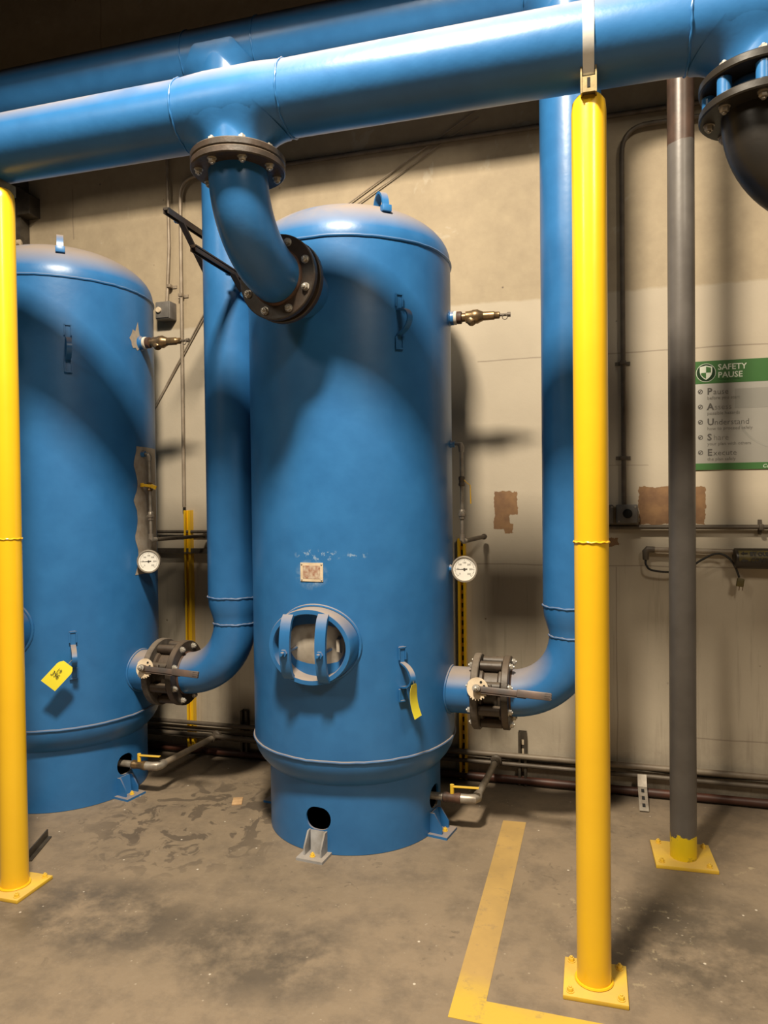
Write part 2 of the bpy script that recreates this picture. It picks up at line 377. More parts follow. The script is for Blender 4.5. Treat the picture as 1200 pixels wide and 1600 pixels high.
# ------------------------------------------------------------------ shared small meshes
def hexbolt(r, L, n=6, washer=True):
    mb = MB()
    if washer: mb.lathe((0, 0, 0), (0, 0, 1), [(0, r * 1.25), (.003, r * 1.25)], 16)
    mb.lathe((0, 0, .002), (0, 0, 1), [(0, r), (L * .85, r), (L, r * .85)], 6)
    mb.lathe((0, 0, .002), (0, 0, 1), [(L * .9, r * .5), (L * 1.35, r * .48), (L * 1.42, r * .35)], 10)
    return mb
ME_BOLT = mesh_only(hexbolt(.0135, .014), 'bolt', 'zinc')
ME_BOLTD = mesh_only(hexbolt(.0135, .015), 'bolt', 'galv')
ME_SMALL = mesh_only(hexbolt(.010, .012), 'bolt', 'yellowdusty')
ME_SMALLB = mesh_only(hexbolt(.011, .013), 'bolt', 'blue')
def flange(c, d, r, ri, th, mat, parent, nb=8, br=None, bolt=None, side=1, phase=0, name='flange', step=.0):
    """ring plate from c along d for th; bolts on the +d side (side=1) or -d side (-1) as sub-parts"""
    c, d = Vector(c), Vector(d).normalized(); b = .004
    mb = MB().lathe(c, d, [(0, ri), (0, r - b), (b, r), (th - b, r), (th, r - b), (th, ri)], 48, closed=True)
    o = mb.build(name, mat, parent)
    if bolt is not None:
        br = br or r - .035; u, v, w_ = basis(d)
        for k in range(nb):
            a = 2 * PI * k / nb + phase; p = c + (u * math.cos(a) + v * math.sin(a)) * br
            if side > 0: share(bolt, 'bolt', frame(p + d * th, d), o)
            else: share(bolt, 'bolt', frame(p, -d), o)
    return o

# ------------------------------------------------------------------ tanks
TX, TY, TR, SP = -1.147, 3.447, .5, 1.725
ZT, ZB = 2.738, .446
def on_tank(cx, az, r, z): a = R(az); return Vector((cx + r * math.cos(a), TY + r * math.sin(a), z))
BX, HY, HZ, HR = -1.235, 2.43, 3.038, .1266        # branch and front header
NZ_DIR = Vector((TX - BX, TY - HY, 0)).normalized()
ER = .30; FZ = 2.80                                 # elbow radius; underside of upper flange pair
def make_tank(cx, shellmat, label):
    t = thing('air_receiver_tank', (cx, TY, 0), label, 'tank', 'blue vertical air receiver tanks')
    prof = [(ZB, 1e-5)]
    hd = .25
    lo = [(ZB - hd * math.sin(a), TR * math.cos(a)) for a in [PI / 2 * (1 - k / 14) for k in range(15)]]
    up = [(ZT + hd * math.sin(a) + .015, TR * math.cos(a)) for a in [PI / 2 * k / 14 for k in range(15)]]
    mb = MB().lathe((cx, TY, 0), (0, 0, 1), lo + [(ZB + .02, TR), (ZB + .6, TR), (1.6, TR), (2.2, TR), (ZT, TR)] + up, 96)
    # a slight shoulder ring where the lower head is welded on
    mb.build('shell', shellmat, t, smooth=30)
    for z in (ZB, ZT):
        ring = [(cx + (TR + .001) * math.cos(2 * PI * k / 96), TY + (TR + .001) * math.sin(2 * PI * k / 96), z + random.uniform(-.0015, .0015)) for k in range(97)]
        MB().tube(ring, .0065, 8, caps=False).build('weld_seam', 'blue', t)
    # skirt with two hand holes (cut by a boolean, baked into the mesh)
    zs = [.002 + .35 * k / 14 for k in range(15)]
    sk = MB().lathe((cx, TY, 0), (0, 0, 1), [(z, .4263) for z in zs] + [(z, .4163) for z in zs[::-1]], 96, closed=True).build('skirt', 'blue', t)
    cuts = MB()
    for az, z, rx, rz in ((-95.7, .158, .062, .052), (-9, .165, .058, .055)):
        d = Vector((math.cos(R(az)), math.sin(R(az)), 0)); side = Vector((-d.y, d.x, 0)); c0 = on_tank(cx, az, .33, z); i = len(cuts.v); n = 28
        pr = [(abs(math.cos(a)) ** .75 * math.copysign(1, math.cos(a)) * rx, math.sin(a) * rz) for a in [2 * PI * k / n for k in range(n)]]
        cuts.prism([c0 + side * x + Vector((0, 0, y)) for x, y in pr], d * .2)
    cut = cuts.build('cutter', 'blue', base=(cx, TY, 0))
    bo = sk.modifiers.new('holes', 'BOOLEAN'); bo.operation = 'DIFFERENCE'; bo.solver = 'EXACT'; bo.object = cut
    dg = bpy.context.evaluated_depsgraph_get(); dg.update()
    me = bpy.data.meshes.new_from_object(sk.evaluated_get(dg)); sk.modifiers.clear(); sk.data = me; me.set_sharp_from_angle(angle=R(25))
    bpy.data.objects.remove(cut)
    MB().cyl((cx, TY, .004), (cx, TY, .006), .41, 48).build('skirt_shade_disc', 'dark', t)  # black disc stands in for the shade inside the skirt
    # feet: a base plate, two gussets and a sloped face plate
    for az in (-95.7, -11, 84, 171):
        d = Vector((math.cos(R(az)), math.sin(R(az)), 0)); s_ = Vector((-d.y, d.x, 0)); z_ = Vector((0, 0, 1))
        rot = Matrix((d, s_, z_)).transposed(); b0 = Vector((cx, TY, 0)); q = .424
        mb = MB().box(b0 + d * (q + .045) + z_ * .006, (.10, .13, .012), rot)
        for sg in (-1, 1):
            a0 = b0 + s_ * (.045 * sg)
            mb.prism([a0 + d * q + z_ * .012, a0 + d * (q + .062) + z_ * .012, a0 + d * (q + .062) + z_ * .045, a0 + d * (q + .022) + z_ * .105, a0 + d * q + z_ * .105], s_ * (.008 * -sg))
        mb.prism([b0 + s_ * .035 + d * (q + .004) + z_ * .105, b0 + s_ * -.035 + d * (q + .004) + z_ * .105, b0 + s_ * -.022 + d * (q + .03) + z_ * .012, b0 + s_ * .022 + d * (q + .03) + z_ * .012], d * .004)
        ft = mb.build('foot_bracket', 'steelgray' if abs(az + 95.7) < 1 else 'blue', t)
        share(ME_SMALL, 'bolt', frame(b0 + d * (q + .06) + z_ * .012, (0, 0, 1)), ft)
    # inspection opening: oval neck, inner cover, two arched yokes with studs
    az = -91.5; d = Vector((math.cos(R(az)), math.sin(R(az)), 0)); s_ = Vector((-d.y, d.x, 0)); z_ = Vector((0, 0, 1))
    c0 = Vector((cx, TY, .965)); A, B_ = .192, .166; n = 64
    mb = MB(); rings = []
    for (q, k, wv) in ((.44, 0, 0), (.52, .0, 0), (.570, 0, 0), (.576, -.004, 0), (.576, -.022, 0), (.570, -.026, 0), (.47, -.026, 0), (.44, -.026, 0)):
        i = len(mb.v); rings.append(i)
        for j in range(n):
            a = 2 * PI * j / n; mb.v.append(c0 + d * (q + .022 * (math.sin(a)) ** 2 * 0) + s_ * ((A + k) * math.cos(a)) + z_ * ((B_ + k) * math.sin(a)))
    mb.loft(rings, n, closed=True); mw = mb.build('inspection_neck', 'blue', t)
    mb = MB(); i0 = len(mb.v)                                   # reinforcing weld at the shell
    ell = [c0 + d * (math.sqrt(TR ** 2 - ((A + .004) * math.cos(a)) ** 2) + .002) + s_ * ((A + .004) * math.cos(a)) + z_ * ((B_ + .004) * math.sin(a)) for a in [2 * PI * j / 64 for j in range(65)]]
    mb.tube(ell, .008, 8, caps=False).build('weld_seam', 'blue', t)
    mb = MB(); i = len(mb.v); rr = []                            # dished cover deep in the neck
    for q, f in ((.468, 1.0), (.475, .93), (.470, .86), (.490, .80), (.502, .6), (.508, .3), (.509, .001)):
        rr.append(len(mb.v))
        for j in range(n): a = 2 * PI * j / n; mb.v.append(c0 + d * q + s_ * ((A - .026) * f * math.cos(a)) + z_ * ((B_ - .026) * f * math.sin(a)))
    mb.loft(rr, n); cov = mb.build('cover_plate', 'cover', mw)
    MB().strip([c0 + d * .50 + s_ * .115 + z_ * .035, c0 + d * .53 + s_ * .118 + z_ * .03, c0 + d * .53 + s_ * .118 + z_ * -.02, c0 + d * .50 + s_ * .115 + z_ * -.03], s_, .014, .008).build('cover_handle', 'cover', mw)
    for off in (-.092, .072):
        zz = B_ * math.sqrt(max(0, 1 - (off / A) ** 2)) - .012; pts = []
        for k in range(17):
            f = k / 16 * 2 - 1; bow = .045 * (math.cos(f * PI / 2) ** .55 if abs(f) < 1 else 0)
            pts.append(c0 + d * (.574 + bow) + s_ * off + z_ * (zz * f))
        MB().strip(pts, s_, .048, .016).build('yoke', 'blue', mw)
        p = c0 + d * .615 + s_ * off + z_ * -.018
        MB().cyl(c0 + d * .50 + s_ * off + z_ * -.018, p + d * .045, .008, 12).lathe(p + d * .008, d, [(0, .016), (.016, .016)], 6).build('stud', 'blue', mw)
    # inlet nozzle and its flange (meets the supply elbow)
    ndir = -NZ_DIR; n0 = Vector((cx, TY, FZ - ER)); fl = (Vector((BX, HY, 0)) - Vector((TX, TY, 0))).length - ER
    MB().cyl(n0 + ndir * .44, n0 + ndir * (fl - .055), .1095, 48).build('inlet_nozzle', 'blue', t)
    flange(n0 + ndir * (fl - .058), ndir, .172, .105, .028, 'black', t, 8, .142, ME_BOLTD, -1, PI / 8)
    # outlet nozzle
    MB().cyl((cx + .44, TY - .02, .675), (cx + .613, TY - .02, .675), .1095, 48).build('outlet_nozzle', 'blue', t)
    ellr = []
    for k in range(65):
        a = 2 * PI * k / 64; y = .1115 * math.cos(a); z = .1115 * math.sin(a); ellr.append((cx + math.sqrt(TR ** 2 - (y - .02) ** 2) + .001, TY - .02 + y, .675 + z))
    MB().tube(ellr, .006, 8, caps=False).build('weld_seam', 'blue', t)
    # lifting lug: a flat bar bent to an arch
    lc = Vector((cx + .25, TY - .295, 2.895)); along = Vector((-.64, .77, 0)).normalized(); wd_ = Vector((.77, .64, 0)).normalized()
    pts = [lc + along * (-.05 * math.cos(a)) + Vector((0, 0, .004 + .075 * math.sin(a))) for a in [PI * k / 14 for k in range(15)]]
    pts = [lc + along * -.05 + Vector((0, 0, -.025))] + pts + [lc + along * .05 + Vector((0, 0, -.02))]
    rot = Matrix((along, wd_, Vector((0, 0, 1)))).transposed()
    MB().strip(pts, wd_, .032, .010).box(lc + along * -.055 + Vector((0, 0, -.008)), (.03, .045, .03), rot, .003).box(lc + along * .055 + Vector((0, 0, .006)), (.03, .045, .02), rot, .003).build('lifting_lug', 'blue', t)
    # two bent handle brackets
    for z, az in ((2.372, -46.8), (.82, -47.2)):
        d = Vector((math.cos(R(az)), math.sin(R(az)), 0)); s_ = Vector((-d.y, d.x, 0)); c1 = Vector((cx, TY, z)); r0 = TR + .005
        pts = [c1 + d * r0 + z_ * .125, c1 + d * r0 + z_ * .055] + [c1 + d * (r0 + .10 * math.sin(a)) + z_ * (.052 * math.cos(a)) for a in [PI * k / 12 for k in range(1, 12)]] + [c1 + d * r0 + z_ * -.055, c1 + d * r0 + z_ * -.115]
        hb = MB().strip(pts, s_, .024, .009).build('handle_bracket', 'blue', t)
        for zz in (.095, -.09):
            mb = MB()                                                # slotted ends
            for sg in (-1, 1): mb.box(c1 + d * (r0 + .006) + s_ * (.016 * sg) + z_ * zz, (.008, .006, .055), Matrix((d, s_, z_)).transposed())
            mb.box(c1 + d * (r0 + .006) + z_ * (zz + math.copysign(.026, zz)), (.008, .036, .006), Matrix((d, s_, z_)).transposed())
            mb.build('slotted_end', 'blue', hb)
    # threaded couplings at the right side
    for az, z, rr_ in ((3, 2.47, .034), (2, 1.86, .016), (-3, 1.26, .016)):
        p = on_tank(cx, az, .485, z); d = Vector((math.cos(R(az)), math.sin(R(az)), 0))
        MB().lathe(p, d, [(0, rr_ * 1.25), (.014, rr_ * 1.25), (.02, rr_), (.035, rr_)], 24).build('coupling', 'blue', t)
    return t
tankC = make_tank(TX, 'shell', 'tall blue air tank with a metal nameplate, between the two yellow posts')
tankL = make_tank(TX - SP, 'blue', 'blue air tank partly hidden by the left yellow post')
# nameplate (middle tank)
def surf_plate(cx, az, z, w_, h, th, off=0.0, n=6, r=TR):
    mb = MB(); half = w_ / 2 / r; i = 0
    for k in range(n + 1):
        a = R(az) + half * (2 * k / n - 1); d = Vector((math.cos(a), math.sin(a), 0)); c = Vector((cx, TY, z))
        for rr_ in (r + off, r + off + th):
            for zz in (-h / 2, h / 2): mb.v.append(c + d * rr_ + Vector((0, 0, zz)))
    for k in range(n):
        a = 4 * k; b = a + 4
        mb.f += [(a, b, b + 1, a + 1), (a + 2, a + 3, b + 3, b + 2), (a + 1, b + 1, b + 3, a + 3), (a, a + 2, b + 2, b)]
    mb.f += [(0, 1, 3, 2), (4 * n, 4 * n + 2, 4 * n + 3, 4 * n + 1)]
    return mb
npl = surf_plate(TX, -93.1, 1.281, .108, .082, .003).build('nameplate', 'cream', tankC)
npp = surf_plate(TX, -93.1, 1.281, .082, .058, .001, .003).build('etched_panel', 'plate', npl)
tag(npl, 'small worn nameplate with reddish etched panel')
for sx in (-1, 1):
    for sz in (-1, 1):
        a = -93.1 + sx * 5.4; p = on_tank(TX, a, TR + .003, 1.281 + sz * .034); share(mesh_only(MB().lathe((0, 0, 0), (0, 0, 1), [(0, .0045), (.002, .0035), (.003, 0)], 10), 'rivet', 'zinc'), 'rivet', frame(p, (math.cos(R(a)), math.sin(R(a)), 0)), npl)
# ragged bare strip on the left tank where the old paint ends
def ragged(cx, a0, a1, z0, z1):
    mb = MB(); n = 26; L_ = []
    q = 8
    for k in range(n + 1):
        z = z0 + (z1 - z0) * k / n; j = a0 + 3.4 * abs(math.sin(k * .42)) + random.uniform(-.35, .35)
        for i in range(q + 1): mb.v.append(on_tank(cx, j + (a1 - j) * i / q, TR + .002, z))
    for k in range(n):
        for i in range(q): a = (q + 1) * k + i; mb.f.append((a, a + 1, a + q + 2, a + q + 1))
    return mb
ragged(TX - SP, -7, 25, 1.20, 1.90).build('bare_primer_strip', 'peel', tankL, smooth=0)
mb = MB(); cpt = on_tank(TX - SP, -2, TR + .0015, 2.48); mb.v.append(cpt)
for k in range(18):
    a = 2 * PI * k / 18; rr_ = .048 + .007 * math.sin(k * 2.3) + (.045 if k == 4 else 0); mb.v.append(on_tank(TX - SP, -2 + math.degrees(rr_ * math.cos(a) / TR), TR + .0015, 2.48 + rr_ * math.sin(a) * 1.1))
for k in range(18): mb.f.append((0, 1 + k, 1 + (k + 1) % 18))
mb.build('bare_primer_patch', 'peel', tankL, smooth=0)

# ------------------------------------------------------------------ header pipes
def wobbly_weld(c, axis, r, parent, mat='blue2', th=.0038):
    u, v, d = basis(axis); pts = []
    for k in range(73):
        a = 2 * PI * k / 72; pts.append(Vector(c) + (u * math.cos(a) + v * math.sin(a)) * (r + .001) + d * (.0012 * math.sin(a * 9) + random.uniform(-.0008, .0008) if k not in (0, 72) else 0))
    return MB().tube(pts, [th * (1 + .25 * math.sin(i * 1.9)) for i in range(72)] + [th], 8, caps=False).build('weld_seam', mat, parent)
def branch(x, y, z, Rh, rb, L, parent, fx=.07, fy=.02):
    """tee neck hanging from a header along -Z with a smooth saddle"""
    mb = MB(); n = 64; rings = []
    for s in range(11):
        a = PI / 2 * s / 10; rings.append(len(mb.v))
        for k in range(n):
            th = 2 * PI * k / n; f = fx * abs(math.cos(th)) ** 1.5 + fy * (1 - abs(math.cos(th)) ** 1.5)
            rho = rb + f * (1 - math.cos(a)); yy = rho * math.sin(th); yy = max(-Rh * .995, min(Rh * .995, yy)); xx = rho * math.cos(th)
            h = math.sqrt(Rh * Rh - yy * yy) - .002 + f * (1 - math.sin(a)); mb.v.append(Vector((x + xx, y + yy, z - h)))
    rings = rings[::-1]; mb.loft(rings, n); last = rings[-1]; i = len(mb.v)
    for k in range(n): th = 2 * PI * k / n; mb.v.append(Vector((x + rb * math.cos(th), y + rb * math.sin(th), z - L)))
    mb.loft([last, i], n); mb.cap(i, n)
    return mb.build('tee_neck', 'blue2', parent, smooth=50)
hdr = thing('header_pipe', (-.6, HY, 2.9), 'large blue horizontal header pipe in front, resting on the yellow posts', 'pipe', 'blue overhead header pipes')
xs = [-6.9]; rs_ = [HR]
for tx in (-2.96, BX, .503):
    for f, k in ((-.206, 0), (-.17, .003), (-.1, .007), (.1, .007), (.17, .003), (.206, 0)): xs.append(tx + f); rs_.append(HR + k)
xs.append(5.9); rs_.append(HR)
MB().lathe((xs[0], HY, HZ), (1, 0, 0), [(x - xs[0], r_) for x, r_ in zip(xs, rs_)], 64).build('pipe_run', 'blue2', hdr, smooth=60)
for tx in (-2.96, BX, .503):
    for sg in (-1, 1): wobbly_weld((tx + sg * .206, HY, HZ), (1, 0, 0), HR, hdr)
for tx in (-2.96, BX):
    branch(tx, HY, HZ, HR + .007, .103, HZ - FZ - .056, hdr, .10, .025)
    flange((tx, HY, FZ + .056), (0, 0, -1), .172, .10, .027, 'black', hdr, 8, .142, ME_BOLT, -1, PI / 8 - R(10))
branch(.503, HY, HZ, HR + .007, .103, HZ - FZ - .056, hdr, .10, .025)
flange((.503, HY, FZ + .056), (0, 0, -1), .172, .10, .027, 'blackcoat', hdr, 8, .142, ME_BOLT, -1, PI / 8 - R(14))
# rear header
RY, RZ, RR = 3.45, 3.914, .15
rh = thing('header_pipe', (-.6, RY, 3.75), 'blue horizontal header pipe higher up and behind, close to the wall', 'pipe', 'blue overhead header pipes')
MB().lathe((-6.9, RY, RZ), (1, 0, 0), [(0, RR), (12.8, RR)], 64).build('pipe_run', 'blue2', rh)
PX, PY = -.076, 3.4229
for px in (PX - 2 * SP, PX - SP, PX, PX + SP):
    for sg in (-1, 1): wobbly_weld((px + sg * .2, RY, RZ), (1, 0, 0), RR, rh)
    branch(px, TY - .02, RZ, RR - .002, .1365, .30, rh, .09, .012)

# ------------------------------------------------------------------ supply elbows
def elbow_pts(p0, d0, d1, R_, n=20):
    """from p0 heading d0 turning to d1 over radius R_"""
    p0, d0, d1 = Vector(p0), Vector(d0).normalized(), Vector(d1).normalized(); c = p0 + d1 * R_
    return [c + (-d1 * math.cos(a) + d0 * math.sin(a)) * R_ for a in [PI / 2 * k / n for k in range(n + 1)]]
def supply_elbow(bx, parent=None, label=None):
    t = parent or thing('inlet_elbow', (bx, HY, FZ - .05), label, 'pipe elbow')
    z0 = FZ + .001
    flange((bx, HY, FZ + .028), (0, 0, -1), .172, .10, .027, 'black', t, 8, .142, ME_BOLT, 1, PI / 8 - R(10))
    pts = [Vector((bx, HY, FZ + .02)), Vector((bx, HY, FZ))] + elbow_pts((bx, HY, FZ), (0, 0, -1), NZ_DIR, ER)[1:]
    pts.append(pts[-1] + NZ_DIR * .004)
    MB().tube(pts, .1085, 48).build('elbow_pipe', 'blue2', t, smooth=60)
    e = pts[-1] - NZ_DIR * .03
    f = flange(e, NZ_DIR, .172, .10, .029, 'black', t, 8, .142, ME_BOLT, -1, PI / 8)
    MB().lathe(e - NZ_DIR * .012, NZ_DIR, [(0, .1095), (.004, .114), (.013, .116)], 48).build('flange_hub', 'rust', t)
    return t
supply_elbow(BX, None, 'blue 90 degree inlet elbow with black bolted flanges feeding the middle tank')
supply_elbow(-2.96, hdr)
# ------------------------------------------------------------------ dark elbow at the right edge
te = thing('drop_elbow', (.503, HY, 2.5), 'black pipe elbow under a spaced double flange at the upper right edge', 'pipe elbow')
zt = FZ + .029; ph8 = PI / 8 - R(14)
f2 = flange((.503, HY, zt - .058), (0, 0, -1), .172, .10, .027, 'blackcoat', te, 8, .142, ME_BOLTD, 1, ph8)
MB().lathe((.503, HY, zt - .001), (0, 0, -1), [(0, .098), (.012, .108), (.045, .108), (.057, .098)], 48).build('spacer_collar', 'blue2', te)
me = mesh_only(MB().cyl((0, 0, 0), (0, 0, .056), .0205, 20, bev=.003), 'spacer_sleeve', 'blue2')
u, v, _ = basis((0, 0, -1))
for k in range(8):
    a = 2 * PI * k / 8 + ph8; p = Vector((.503, HY, zt - .0575)) + (u * math.cos(a) + v * math.sin(a)) * .142
    share(me, 'spacer_sleeve', frame(p, (0, 0, 1)), f2)
ed = Vector((.98, .2, 0)).normalized()
pts = [Vector((.503, HY, zt - .075))] + elbow_pts((.503, HY, zt - .085), (0, 0, -1), ed, .235)
pts.append(pts[-1] + ed * .5)
MB().tube(pts, .1095, 48).build('elbow_pipe', 'blackcoat', te, smooth=60)

# ------------------------------------------------------------------ risers with lower elbows
NY = TY - .02; NZ = .675
def riser(px, label):
    t = thing('outlet_riser_pipe', (px, PY, .4), label, 'pipe', 'blue vertical riser pipes')
    x0 = px - .284
    flange((x0 - .035, NY, NZ), (1, 0, 0), .172, .105, .033, 'black', t, 8, .146, ME_BOLT, 1, PI / 8)
    MB().lathe((x0 - .01, NY, NZ), (1, 0, 0), [(0, .116), (.006, .115), (.016, .111)], 48).build('flange_hub', 'rust', t)
    pts = [Vector((x0 - .01, NY, NZ))] + elbow_pts((x0, NY, NZ), (1, 0, 0), (0, 0, 1), .284)
    MB().tube(pts, .1095, 48).build('elbow_pipe', 'blue2', t, smooth=60)
    z1 = NZ + .284
    MB().lathe((px, NY, z1 - .001), (0, 0, 1), [(0, .1095), (.02, .111), (.05, .12), (.09, .132), (.12, .1355), (.14, .1365)], 48).build('reducer', 'blue2', t)
    wobbly_weld((px, NY, z1), (0, 0, 1), .1095, t, 'blue2', .0045); wobbly_weld((px, NY, z1 + .139), (0, 0, 1), .1365, t, 'blue2', .0045)
    MB().cyl((px, NY, z1 + .139), (px, NY, RZ - .28), .1365, 64).build('pipe_run', 'blue2', t)
    return t
riser(PX, 'blue vertical riser pipe right behind the right yellow post')
riser(PX - SP, 'blue vertical riser pipe between the two blue tanks')

# ------------------------------------------------------------------ butterfly valves
def butterfly(cx, label, dm):
    x1 = cx + .613; t = thing('butterfly_valve', (x1 + .06, NY, .5), label, 'valve', 'butterfly valves at the tank outlets')
    flange((x1, NY, NZ), (1, 0, 0), .178, .10, .034, 'castgray', t, 8, .146, ME_BOLT, -1, PI / 8, name='mounting_flange')
    # wafer body with lug ears
    MB().lathe((x1 + .034, NY, NZ), (1, 0, 0), [(0, .135), (.014, .135), (.022, .122), (.083, .122), (.091, .135), (.1045, .135)], 48).build('valve_body', 'black', t)
    for k in range(8):
        a = PI / 8 + k * PI / 4; d = Vector((0, math.cos(a), math.sin(a)))
        MB().cyl(Vector((x1 + .036, NY, NZ)) + d * .143, Vector((x1 + .135, NY, NZ)) + d * .143, .024, 14).build('lug_ear', 'black', t)
    sd = Vector((0, -.955, .296)); c = Vector((x1 + .075, NY, NZ))
    MB().cyl(c + sd * .12, c + sd * .205, .024, 20).box(c + sd * .15, (.05, .05, .06), Matrix((Vector((1, 0, 0)), sd.cross(Vector((1, 0, 0))), sd)).transposed(), .004).build('stem_neck', 'black', t)
    # notched throttle plate
    X_ = Vector((1, 0, 0)); U = sd.cross(X_).normalized(); U = -U if U.z < 0 else U; pts = []
    p0 = c + sd * .205 + X_ * -.035
    for k in range(96):
        a = 2 * PI * k / 96; r_ = .050
        deg = math.degrees(a) % 360
        if 235 < deg < 345: r_ = .052 if (k // 2) % 2 else .045
        if 150 < deg <= 235: r_ = .046
        pts.append(p0 + X_ * (r_ * math.cos(a)) + U * (r_ * math.sin(a)))
    tp = MB().prism(pts, sd * .006).build('notched_plate', 'cream', t, smooth=30)
    for a in (R(60), R(22)):
        q = p0 + sd * .0055 + X_ * (.034 * math.cos(a)) + U * (.034 * math.sin(a)); MB().cyl(q, q + sd * .0015, .006, 12).build('plate_hole', 'dark', tp)
    # lever
    b = p0 + sd * .018; dn = R(-3.0) ; ld = (X_ * math.cos(dn) + U * math.sin(dn)).normalized(); lu = sd.cross(ld)
    rot = Matrix((ld, lu, sd)).transposed()
    mb = MB().cyl(b - sd * .012, b + sd * .016, .018, 20).box(b + ld * .16, (.30, .026, .010), rot, .003).box(b + ld * .255 + sd * .008 , (.15, .034, .014), rot, .004)
    mb.box(b + ld * .12 - lu * .016 - sd * .004, (.20, .008, .006), rot)
    lv = mb.build('lever', 'lever', t)
    share(ME_BOLT, 'bolt', frame(b + sd * .016, sd), lv)
    for k in range(3): MB().box(b + ld * (.315) + lu * (-.01 + .01 * k) + sd * .009, (.03, .004, .012), rot).build('grip_finger', 'lever', lv)
    return t
butterfly(TX, 'black butterfly valve with cream notched plate and lever, at the middle tank outlet', 0)
butterfly(TX - SP, 'black butterfly valve with cream notched plate and lever, at the left tank outlet', 1)

# ------------------------------------------------------------------ relief valves
def relief(cx, label, dusty):
    az = 3; d = Vector((math.cos(R(az)), math.sin(R(az)), 0)); p = on_tank(cx, az, .519, 2.47)
    t = thing('safety_relief_valve', p, label, 'valve', 'brass relief valves on the tanks')
    MB().lathe(p, d, [(0, .031), (.004, .033), (.014, .033), (.016, .029)], 24).build('thread_tape', 'tape', t)
    MB().lathe(p + d * .015, d, [(0, .027), (.004, .030), (.022, .030), (.026, .024)], 24).build('bushing', 'rust', t)
    mb = MB().lathe(p + d * .038, d, [(0, .021), (.022, .021), (.024, .028), (.05, .030), (.056, .033), (.078, .034), (.088, .028), (.1, .024), (.106, .020)], 24)
    mb.lathe(p + d * .058, d, [(0, .030), (.022, .030)], 6)
    mb.lathe(p + d * .075 + Vector((0, 0, -.005)), (d + Vector((-.2, -.5, -1.0))), [(0, .024), (.03, .023), (.038, .018)], 20)
    mb.build('valve_body', 'brass', t)
    MB().lathe(p + d * .144, d, [(0, .021), (.05, .0205), (.054, .017), (.075, .0165), (.078, .012)], 20).build('spring_bonnet', 'brass', t)
    MB().lathe(p + d * .22, d, [(0, .007), (.035, .007), (.036, .011), (.052, .011)], 14).build('test_stem', 'darkconduit', t)
    c = p + d * .246 + Vector((0, -.006, -.012)); MB().tube([c + Vector((.012 * math.cos(a), 0, .012 * math.sin(a))) for a in [2 * PI * k / 14 for k in range(15)]], .0022, 6, caps=False).build('pull_ring', 'darkconduit', t)
    return t
relief(TX, 'brass relief valve sticking out from the upper right side of the middle tank', 0)
relief(TX - SP, 'brass relief valve in a bare paint patch on the upper side of the left tank', 1)

# ------------------------------------------------------------------ pressure gauges
def gauge(cx, label, z=1.26):
    az = -3; p = on_tank(cx, az, .52, z); g = Vector((cx + .573, TY - .04, z)); fd = (Vector((0, 0, 1.62)) - g); fd.z *= .1; fd.normalize(); fd = (fd + Vector((-.25, -.25, 0))).normalized()
    t = thing('pressure_gauge', p, label, 'gauge', 'round pressure gauges on the tanks')
    MB().tube([p, p + Vector((.03, 0, 0)), g - fd * .04 + Vector((0, 0, 0)), g - fd * .02], .009, 10).build('gauge_stem', 'brass', t)
    MB().lathe(g - fd * .028, fd, [(0, .05), (.006, .058), (.03, .060), (.036, .063), (.042, .063), (.043, .056), (.036, .055), (.036, 0)], 40).build('gauge_case', 'galv', t)
    dl = MB().lathe(g + fd * .0085, fd, [(0, .055), (.001, .055), (.001, 0)], 40).build('dial', 'dial', t)
    Z_ = Vector((0, 0, 1)); rt = Z_.cross(fd).normalized(); up = fd.cross(rt); o = g + fd * .0105
    mb = MB()
    for k in range(31):
        a = R(225 - 270 * k / 30); l = .009 if k % 5 == 0 else .005; e = rt * math.cos(a) + up * math.sin(a); s_ = fd.cross(e); r_ = .049
        mb.v += [o + e * r_ - s_ * .0007, o + e * r_ + s_ * .0007, o + e * (r_ - l) + s_ * .0007, o + e * (r_ - l) - s_ * .0007]; i = len(mb.v) - 4; mb.f.append((i, i + 1, i + 2, i + 3))
    mb.build('scale_marks', 'ink', dl, smooth=0)
    for k in range(7):
        a = R(225 - 45 * k); e = rt * math.cos(a) + up * math.sin(a); lettering(str(50 * k), o + e * .031 - up * .004, .0115, 'ink', dl, rt, up, align='CENTER')
    e = (rt * math.cos(R(183)) + up * math.sin(R(183))); s_ = fd.cross(e)
    MB().prism([o + e * .042, o + s_ * .0025 - e * .014, o - s_ * .0025 - e * .014], fd * .001).cyl(o, o + fd * .003, .005, 12).build('needle', 'ink', t, smooth=0)
gauge(TX, 'round white pressure gauge on the middle tank, in front of the yellow strut')
gauge(TX - SP, 'round white pressure gauge on the left tank beside the bare ragged strip', 1.275)

